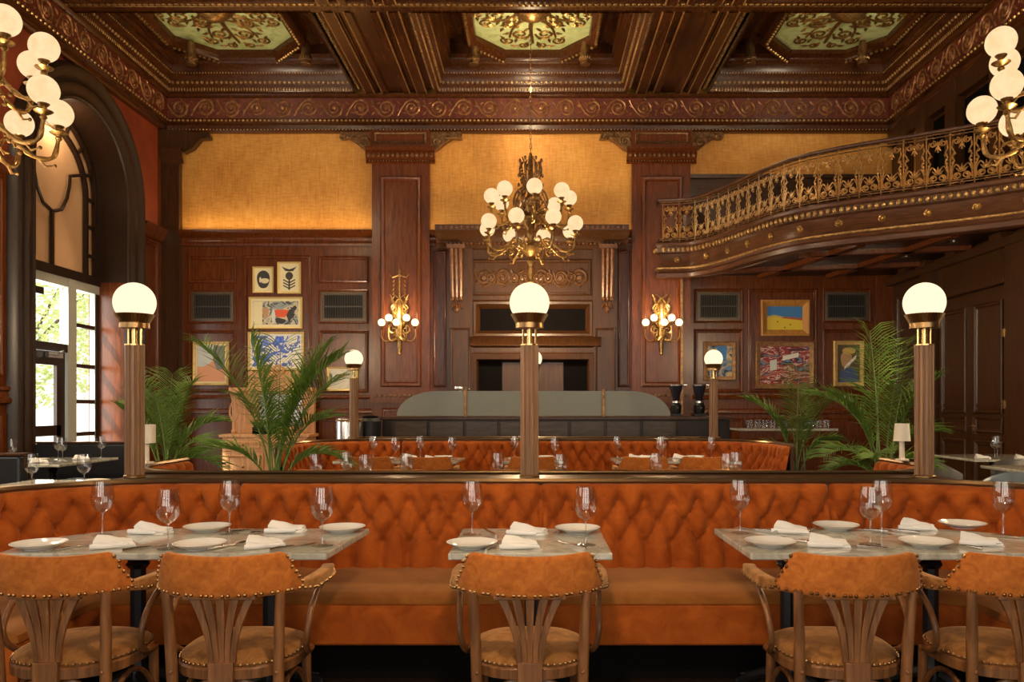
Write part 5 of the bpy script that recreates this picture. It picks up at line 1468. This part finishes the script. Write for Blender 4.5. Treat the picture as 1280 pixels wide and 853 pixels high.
# ------------------------------------------------------------------ palms
def palm(lab, x, y, fronds, seed, pot=.24, hpot=.45):
    """fronds: (azimuth, reach, rise, droop, leaflet length)"""
    t = thing('potted_palm', lab, 'plant', (x, y, 0))
    r = random.Random(seed)
    w = MB(); w.lathe([(0, 0), (pot * .75, 0), (pot * .95, hpot * .5), (pot, hpot), (pot * .92, hpot), (pot * .9, hpot - .04)], n=28, caps=False); w.build('pot', 'terracotta', t)
    w = MB(); w.lathe([(0, hpot - .04), (pot * .9, hpot - .05)], n=20, caps=False); w.build('soil', 'soil', t)
    for az, reach, rise, droop, ll in fronds:
        w = MB(); c, s = math.cos(az), math.sin(az); n = 26; P = []
        b = (r.uniform(-.06, .06), r.uniform(-.06, .06))
        for i in range(n + 1):
            u = i / n; rr = reach * u ** 1.5
            P.append(Vector((b[0] + c * rr, b[1] + s * rr, hpot - .05 + rise * (u ** .85) - droop * u ** 3)))
        w.tube(P, [.011 * (1 - .85 * i / n) + .001 for i in range(n + 1)], 5)
        w.cur = 1
        m = 30
        for k in range(m):
            u = .34 + .66 * k / (m - 1); i = min(n - 1, int(u * n)); f_ = u * n - i
            p = P[i].lerp(P[i + 1], f_); tg = (P[i + 1] - P[i]).normalized()
            sd = tg.cross(Vector((0, 0, 1)));
            if sd.length < .1: sd = Vector((-s, c, 0))
            sd.normalize(); up = sd.cross(tg).normalized()
            L = ll * 1.15 * (math.sin(PI * min(1, max(0.12, (u - .2) / .95))) ** .6) * r.uniform(.85, 1.1)
            for q in (-1, 1):
                d0 = (tg * .72 + sd * q * .85 + up * r.uniform(.15, .5)).normalized()
                d1 = (d0 + Vector((0, 0, -.22 - .35 * r.random()))).normalized()
                wd = (up * .6 + tg * -.6).normalized() * (.0075 + .003 * r.random())
                a0 = p; a1 = p + d0 * L * .45; a2 = a1 + d1 * L * .55
                nrm = d0.cross(wd).normalized() * .004
                ids = [w.pt(a0 + wd * .4), w.pt(a0 - wd * .4), w.pt(a1 + wd), w.pt(a1 + nrm), w.pt(a1 - wd), w.pt(a2)]
                w.face((ids[0], ids[2], ids[3])); w.face((ids[0], ids[3], ids[1])); w.face((ids[1], ids[3], ids[4])); w.face((ids[2], ids[5], ids[3])); w.face((ids[3], ids[5], ids[4]))
        w.build('frond', ['palm_stem', 'palm'], t, recalc=False)
    return t
R_ = math.radians
palm('tall potted palm before the oak dresser with fronds spreading over the pictures', wx(345, 8.0), 8.0, [(R_(168), .80, 1.86, .26, .46), (R_(8), .66, 1.80, .34, .50), (R_(30), .50, 1.75, .20, .50), (R_(340), .62, 1.55, .34, .48), (R_(200), .22, 1.66, .03, .40), (R_(95), .12, 1.64, .03, .40), (R_(150), .50, 1.35, .3, .40), (R_(350), .5, 1.2, .35, .38), (R_(20), .35, 1.45, .15, .44), (R_(185), .75, .95, .45, .32), (R_(20), .7, .9, .5, .3), (R_(270), .25, 1.3, .1, .3)], 3)
palm('dense potted palm behind the window-side globe lamp', wx(208, 8.9), 8.9, [(R_(a), rch, rs, dr, .36) for a, rch, rs, dr in ((100, .25, 1.45, .1), (160, .4, 1.3, .2), (20, .55, 1.15, .35), (60, .35, 1.4, .15), (200, .4, 1.15, .2), (340, .6, .95, .4), (270, .3, 1.25, .15), (130, .5, 1.0, .4), (0, .65, .75, .45), (185, .3, 1.45, .1))], 11)
palm('tall potted palm beside the cream table lamp at the foot of the balcony wall', wx(1103, 8.6), 8.6, [(R_(a), rch, rs, dr, ll) for a, rch, rs, dr, ll in ((170, .75, 1.55, .45, .4), (110, .15, 1.85, .05, .45), (30, .3, 1.75, .1, .46), (60, .3, 1.7, .1, .44), (350, .5, 1.5, .25, .42), (150, .4, 1.3, .25, .4), (200, .75, .9, .45, .34), (10, .6, 1.1, .4, .34), (320, .55, .75, .4, .3), (240, .5, .8, .35, .3), (270, .3, 1.3, .15, .4), (180, .6, .65, .4, .3))], 23)
palm('slim potted palm at the end of the far booth before the back cabinet', wx(1000, 9.9), 9.9, [(R_(a), rch, rs, dr, ll) for a, rch, rs, dr, ll in ((60, .15, 1.5, .05, .3), (155, .58, 1.35, .3, .36), (20, .55, 1.35, .3, .36), (185, .5, .8, .4, .3), (345, .45, .85, .3, .3), (100, .2, 1.3, .1, .3), (230, .3, 1.0, .2, .3))], 31, .2)

# ------------------------------------------------------------------ cordless table lamps
def table_lamp(x, y, z, lab, taper):
    t = thing('table_lamp', lab, 'lamp', (x, y, z), 0, 'cordless table lamps')
    w = MB(); w.lathe([(0, 0), (.05, 0), (.05, .012), (.02, .016), (.019, .16)], n=24, caps=False); w.build('base', 'cream', t)
    w = MB(); w.lathe([(.062, .15), (.062 * taper, .285), (.062 * taper - .003, .285), (.059, .15)], n=28, caps=False); w.lathe([(.0, .283), (.06 * taper, .283)], n=28, caps=False); w.build('lamp_shade', 'shade', t)
table_lamp(-2.845, 5.78, .96, 'cream table lamp with a drum shade beside the dense palm', 1.0)
table_lamp(2.845, 6.10, .96, 'cream table lamp with a tapered shade beside the tall palm and lamp post', .82)

# ------------------------------------------------------------------ window-side tables and seats
def plain_table(lab, x0, x1, y0, y1):
    cx, cy = (x0 + x1) / 2, (y0 + y1) / 2
    return table(lab, [(x0, y0), (x1, y0), (x1, y1), (x0, y1)], [(cx, cy)], 'side tables')
plain_table('marble table set before the dark bench under the arched window', -6.0, -5.12, 8.5, 9.7)
plain_table('marble table corner by the window-side globe lamp', -4.3, -3.2, 5.85, 6.75)
def bench(lab, x0, x1, y, L, rz=0):
    t = thing('leather_bench', lab, 'bench', (x0, y, 0), rz)
    w = MB(); w.box(0, L, -.55, .0, .15, .46); w.build('seat', 'leather', t, bevel=.03, smooth=False)
    w = MB(); w.box(0, L, -.02, .12, .1, .90); w.build('backrest', 'leather', t, bevel=.025, smooth=False)
    w = MB(); w.box(-.01, L + .01, -.03, .14, .90, .925); w.build('top_rail', 'walnut', t, smooth=False, bevel=.005)
    w = MB(); w.box(.02, L - .02, -.45, .1, 0, .15); w.build('plinth', 'black', t, smooth=False)
    return t
bench('dark leather bench with a wooden top rail under the arched window', -6.40, 0, 10.1, 1.35)
bench('dark leather bench end at the frame edge near the window-side tables', -5.9, 0, 7.6, .95)
def tub_chair(lab, x, y, rz, mat, group):
    t = thing('tub_chair', lab, 'chair', (x, y, 0), rz, group)
    w = MB(); w.lathe([(0, .36), (.24, .36), (.26, .38), (.26, .43), (.22, .455), (0, .465)], n=28, caps=False); w.build('seat', mat, t)
    w = MB(); rows = []
    for i in range(25):
        a = PI * (1.0 + i / 24) - 0; c, s = math.cos(a), math.sin(a); h = .60 + .16 * math.sin(PI * i / 24)
        rows.append([(.25 * c, .25 * s, .42), (.255 * c, .255 * s, h - .02), (.27 * c, .27 * s, h), (.29 * c, .29 * s, h), (.30 * c, .30 * s, h - .02), (.28 * c, .28 * s, .40)])
    ids = w.grid(rows, close_v=True); w.face(ids[0]); w.face(ids[-1]); w.build('backrest', mat, t)
    for q in range(4):
        a = PI / 4 + q * PI / 2; w = MB(); w.tube([(.19 * math.cos(a), .19 * math.sin(a), .37), (.23 * math.cos(a), .23 * math.sin(a), 0)], [.018, .012], 10); w.build('leg', 'chair_wood', t)
    return t
M['blue_leather'] = plain('blue_grey_leather', (.07, .095, .12), .35)
M['grey_leather'] = plain('grey_leather', (.075, .07, .065), .4)
tub_chair('dark blue-grey tub chair at the table under the arched window, nearer the frame edge', -5.6, 8.12, PI, 'blue_leather', 'tub chairs on the window side').scale = (.85, .85, .80)
tub_chair('dark blue-grey tub chair at the table under the arched window, nearer the lamp post', -4.82, 8.3, PI + .6, 'blue_leather', 'tub chairs on the window side').scale = (.85, .85, .80)
tub_chair('pale rimmed tub chair just left of the window-side globe lamp post', -3.75, 7.05, 0, 'shade', 'tub chairs on the window side')
for x, y, l in ((-5.78, 8.72, 'nearest the frame edge on the table under the arched window'), (-5.62, 9.3, 'before the glazed door on the table under the arched window'), (-5.42, 9.05, 'nearest to us on the table under the arched window'), (-5.25, 9.55, 'at the lamp post end of the table under the arched window'), (-3.84, 6.02, 'at the frame edge on the table corner left of the globe lamp'), (-3.44, 6.02, 'next to the lamp post on the table corner left of the globe lamp')):
    put(G0, x, y, TZ_, 0, 'wine glass ' + l, 'glass', 'wine glasses on the window-side tables')
for x, y, l in ((-5.5, 8.75, 'on the near end of the table under the arched window'), (-5.35, 9.3, 'on the far end of the table under the arched window')):
    put(NP[0], x, y, TZ_, .5, 'folded white napkin ' + l, 'napkin', 'napkins on the window-side tables')
put(PL0, -5.7, 9.05, TZ_, 0, 'white side plate on the table under the arched window', 'plate', 'side plates on the window-side tables')
# right hand side
table('dark marble table with set places below the panelled door', [(5.2, 9.3), (6.2, 9.3), (6.2, 10.3), (5.2, 10.3)], [(5.7, 9.8)], 'side tables')
table('marble table at the frame edge on the door side', [(4.75, 7.6), (5.6, 7.6), (5.6, 8.4), (4.75, 8.4)], [(5.17, 8.0)], 'side tables')
tub_chair('grey leather tub chair left of the table below the panelled door', 5.02, 9.35, -PI / 2 - .3, 'grey_leather', 'tub chairs on the door side')
tub_chair('grey leather tub chair in front of the table below the panelled door', 5.55, 9.0, PI - .2, 'grey_leather', 'tub chairs on the door side')
tub_chair('blue-grey tub chair at the frame edge on the door side', 4.32, 7.25, PI / 2 + .6, 'blue_leather', 'tub chairs on the door side')
for x, y, l in ((5.58, 9.55, 'tallest looking at the left of the table below the door'), (5.70, 9.7, 'second from the left on the table below the door'), (5.98, 9.5, 'third from the left on the table below the door'), (6.12, 9.7, 'at the right end of the table below the door')):
    put(G0, x, y, TZ_, 0, 'wine glass ' + l, 'glass', 'wine glasses on the door-side table')
for x, y, l in ((5.4, 9.5, 'left end of the table below the door'), (5.85, 9.45, 'right half of the table below the door')):
    put(NP[1], x, y, TZ_, .2, 'folded white napkin at the ' + l, 'napkin', 'napkins on the door-side table')

# ------------------------------------------------------------------ street outside the arched window
w = MB(); w.box(-40, XL - .5, -10, 45, -.14, -.02); struct(w.build('pavement', plain('pavement', (.45, .43, .40), .9), smooth=False))
def tree(lab, x, y, h, r, seed):
    t = thing('street_tree', lab, 'tree', (x, y, 0), 0, 'trees outside the window'); rr = random.Random(seed)
    w = MB(); w.tube([(0, 0, 0), (.05, 0, h * .3), (0, .1, h * .6)], [.16, .12, .06], 8)
    for k in range(6):
        a = rr.uniform(0, 6.28); w.tube([(0, 0, h * .4), (r * .4 * math.cos(a), r * .4 * math.sin(a), h * .6), (r * .7 * math.cos(a), r * .7 * math.sin(a), h * .75)], [.06, .04, .015], 5)
    w.build('trunk', 'bark', t)
    w = MB()
    for k in range(6000):
        while True:
            p = Vector((rr.uniform(-1, 1), rr.uniform(-1, 1), rr.uniform(-1, 1)))
            if .35 < p.length < 1: break
        p = Vector((p.x * r, p.y * r, h * .6 + p.z * h * .42)); d = Vector((rr.gauss(0, 1), rr.gauss(0, 1), rr.gauss(0, .6))).normalized(); e = d.orthogonal().normalized(); q = rr.uniform(.06, .11)
        ids = [w.pt(p - d * q), w.pt(p + e * q * .5), w.pt(p + d * q), w.pt(p - e * q * .5)]; w.face(ids)
    w.build('crown', 'tree_leaf', t, recalc=False, smooth=False)
tree('pale green street tree seen through the upper part of the arched window', -13.0, 20.0, 6.5, 2.6, 1)
tree('pale green street tree seen through the glazed door', -18.5, 23.0, 7.0, 2.8, 2)
tree('pale green street tree beyond the side light of the arched window', -9.6, 30.0, 6.0, 2.4, 4)

# ------------------------------------------------------------------ light, camera
def lamp(kind, name, loc, energy, color, **k):
    l = bpy.data.lights.new(name, kind); l.energy = energy; l.color = color
    for a, v in k.items(): setattr(l, a, v)
    o = bpy.data.objects.new(name, l); COL.objects.link(o); o.location = loc; return o
def aim(o, tgt): o.rotation_euler = (Vector(tgt) - o.location).to_track_quat('-Z', 'Y').to_euler()
WARM = (1.0, .72, .42)
for x, y, lab in SPOTS:
    s = lamp('SPOT', 'can_beam', (x, y, 7.08), 420, WARM, spot_size=R_(70), spot_blend=.8, shadow_soft_size=.06); aim(s, (x * .9, 11.2, 0))
for x in (-4.98, C0, 4.9):                            # added fill spots at the girder, brightening the octagon panels
    s = lamp('SPOT', 'girder_fill', (x, 11.12, 6.98), 46 if x > -1 and x < 1 else 60, (1, .82, .56), spot_size=R_(110), spot_blend=.9, shadow_soft_size=.05); aim(s, (x, 12.7, 7.55))
# linear lamps on top of the wainscot cap, washing the gilded wall
for a, b in ((bx(226), bx(463)), (bx(538), bx(789))):
    s = lamp('AREA', 'cove_strip', ((a + b) / 2, YB - .13, 4.49), 4 * (b - a), (1, .70, .36), shape='RECTANGLE', size=b - a, size_y=.04); s.rotation_euler = (PI + .25, 0, 0)
c4 = dup(c1, (-.06, 1.9, cz - .15), .1, 'gilded globe chandelier added above the viewpoint, out of frame, to light the tables')  # unseen chandelier, added for overhead light on the nearest tables
for x, y, z in ((-.06, 1.9, cz - .15), (-.06, 12.5, cz), (-4.72, 6.55, cz - .3), (4.5, 6.45, cz - .28)):  # first entry belongs to the added, unseen chandelier
    for dz, e in ((2.55, 50 if y > 10 else 125), (-.9, 190 if y > 3 else 125)):
        lamp('POINT', 'chandelier_light', (x, y, z + dz), e * 1.3, WARM, shadow_soft_size=.12)
for px in (499, 827): lamp('POINT', 'sconce_light', (wx(px, 13.8), YB - .36, wz(404, 13.8) + .16), 26, WARM, shadow_soft_size=.05)
# daylight
sun = lamp('SUN', 'sun', (-20, -20, 30), 9, (1, .93, .82), angle=R_(1.5)); aim(sun, (-20 + 9.0, -20 + 13, 30 - 12))
for x in (-5.2, -3.2, -.8, .9, 3.2, 5.2):
    s = lamp('AREA', 'window_daylight', (x, YR + .05, 3.4), 36, (1, .88, .72), shape='RECTANGLE', size=.5, size_y=5.2); s.rotation_euler = (PI / 2, 0, 0)
for y in (1.2, 6.2):
    s = lamp('AREA', 'side_window_daylight', (XL + .05, y, 3.0), 70, (1, .90, .78), shape='RECTANGLE', size=2.2, size_y=4.6); s.rotation_euler = (0, -PI / 2, 0)
lamp('POINT', 'arch_downlight', (XL - .22, AC, 5.45), 22, WARM, shadow_soft_size=.04)
s = lamp('AREA', 'arch_daylight', (XL - .62, AC, 1.8), 130, (1, .97, .92), shape='RECTANGLE', size=3.0, size_y=2.1); s.rotation_euler = (0, -PI / 2, 0)
W = bpy.data.worlds.new('sky'); S.world = W; W.use_nodes = True
bg = W.node_tree.nodes['Background']; bg.inputs['Color'].default_value = (1.0, .96, .88, 1); bg.inputs['Strength'].default_value = 2.0
cam = bpy.data.cameras.new('camera'); co = bpy.data.objects.new('camera', cam); COL.objects.link(co)
co.location = (0, 0, EYE); co.rotation_euler = (PI / 2, 0, 0)
cam.sensor_width = 36; cam.sensor_fit = 'HORIZONTAL'; cam.lens = 36 * F / 1280
cam.shift_x = -(CX - 640) / 1280; cam.shift_y = (CY - 426.5) / 1280; cam.clip_end = 200
S.camera = co
S.view_settings.view_transform = 'Standard'; S.view_settings.look = 'None'; S.view_settings.gamma = 1.0; S.view_settings.use_curve_mapping = False
S.view_settings.exposure = -0.02
S.cycles.use_denoising = True
S.cycles.max_bounces = 8; S.cycles.transparent_max_bounces = 24; S.cycles.sample_clamp_indirect = 6
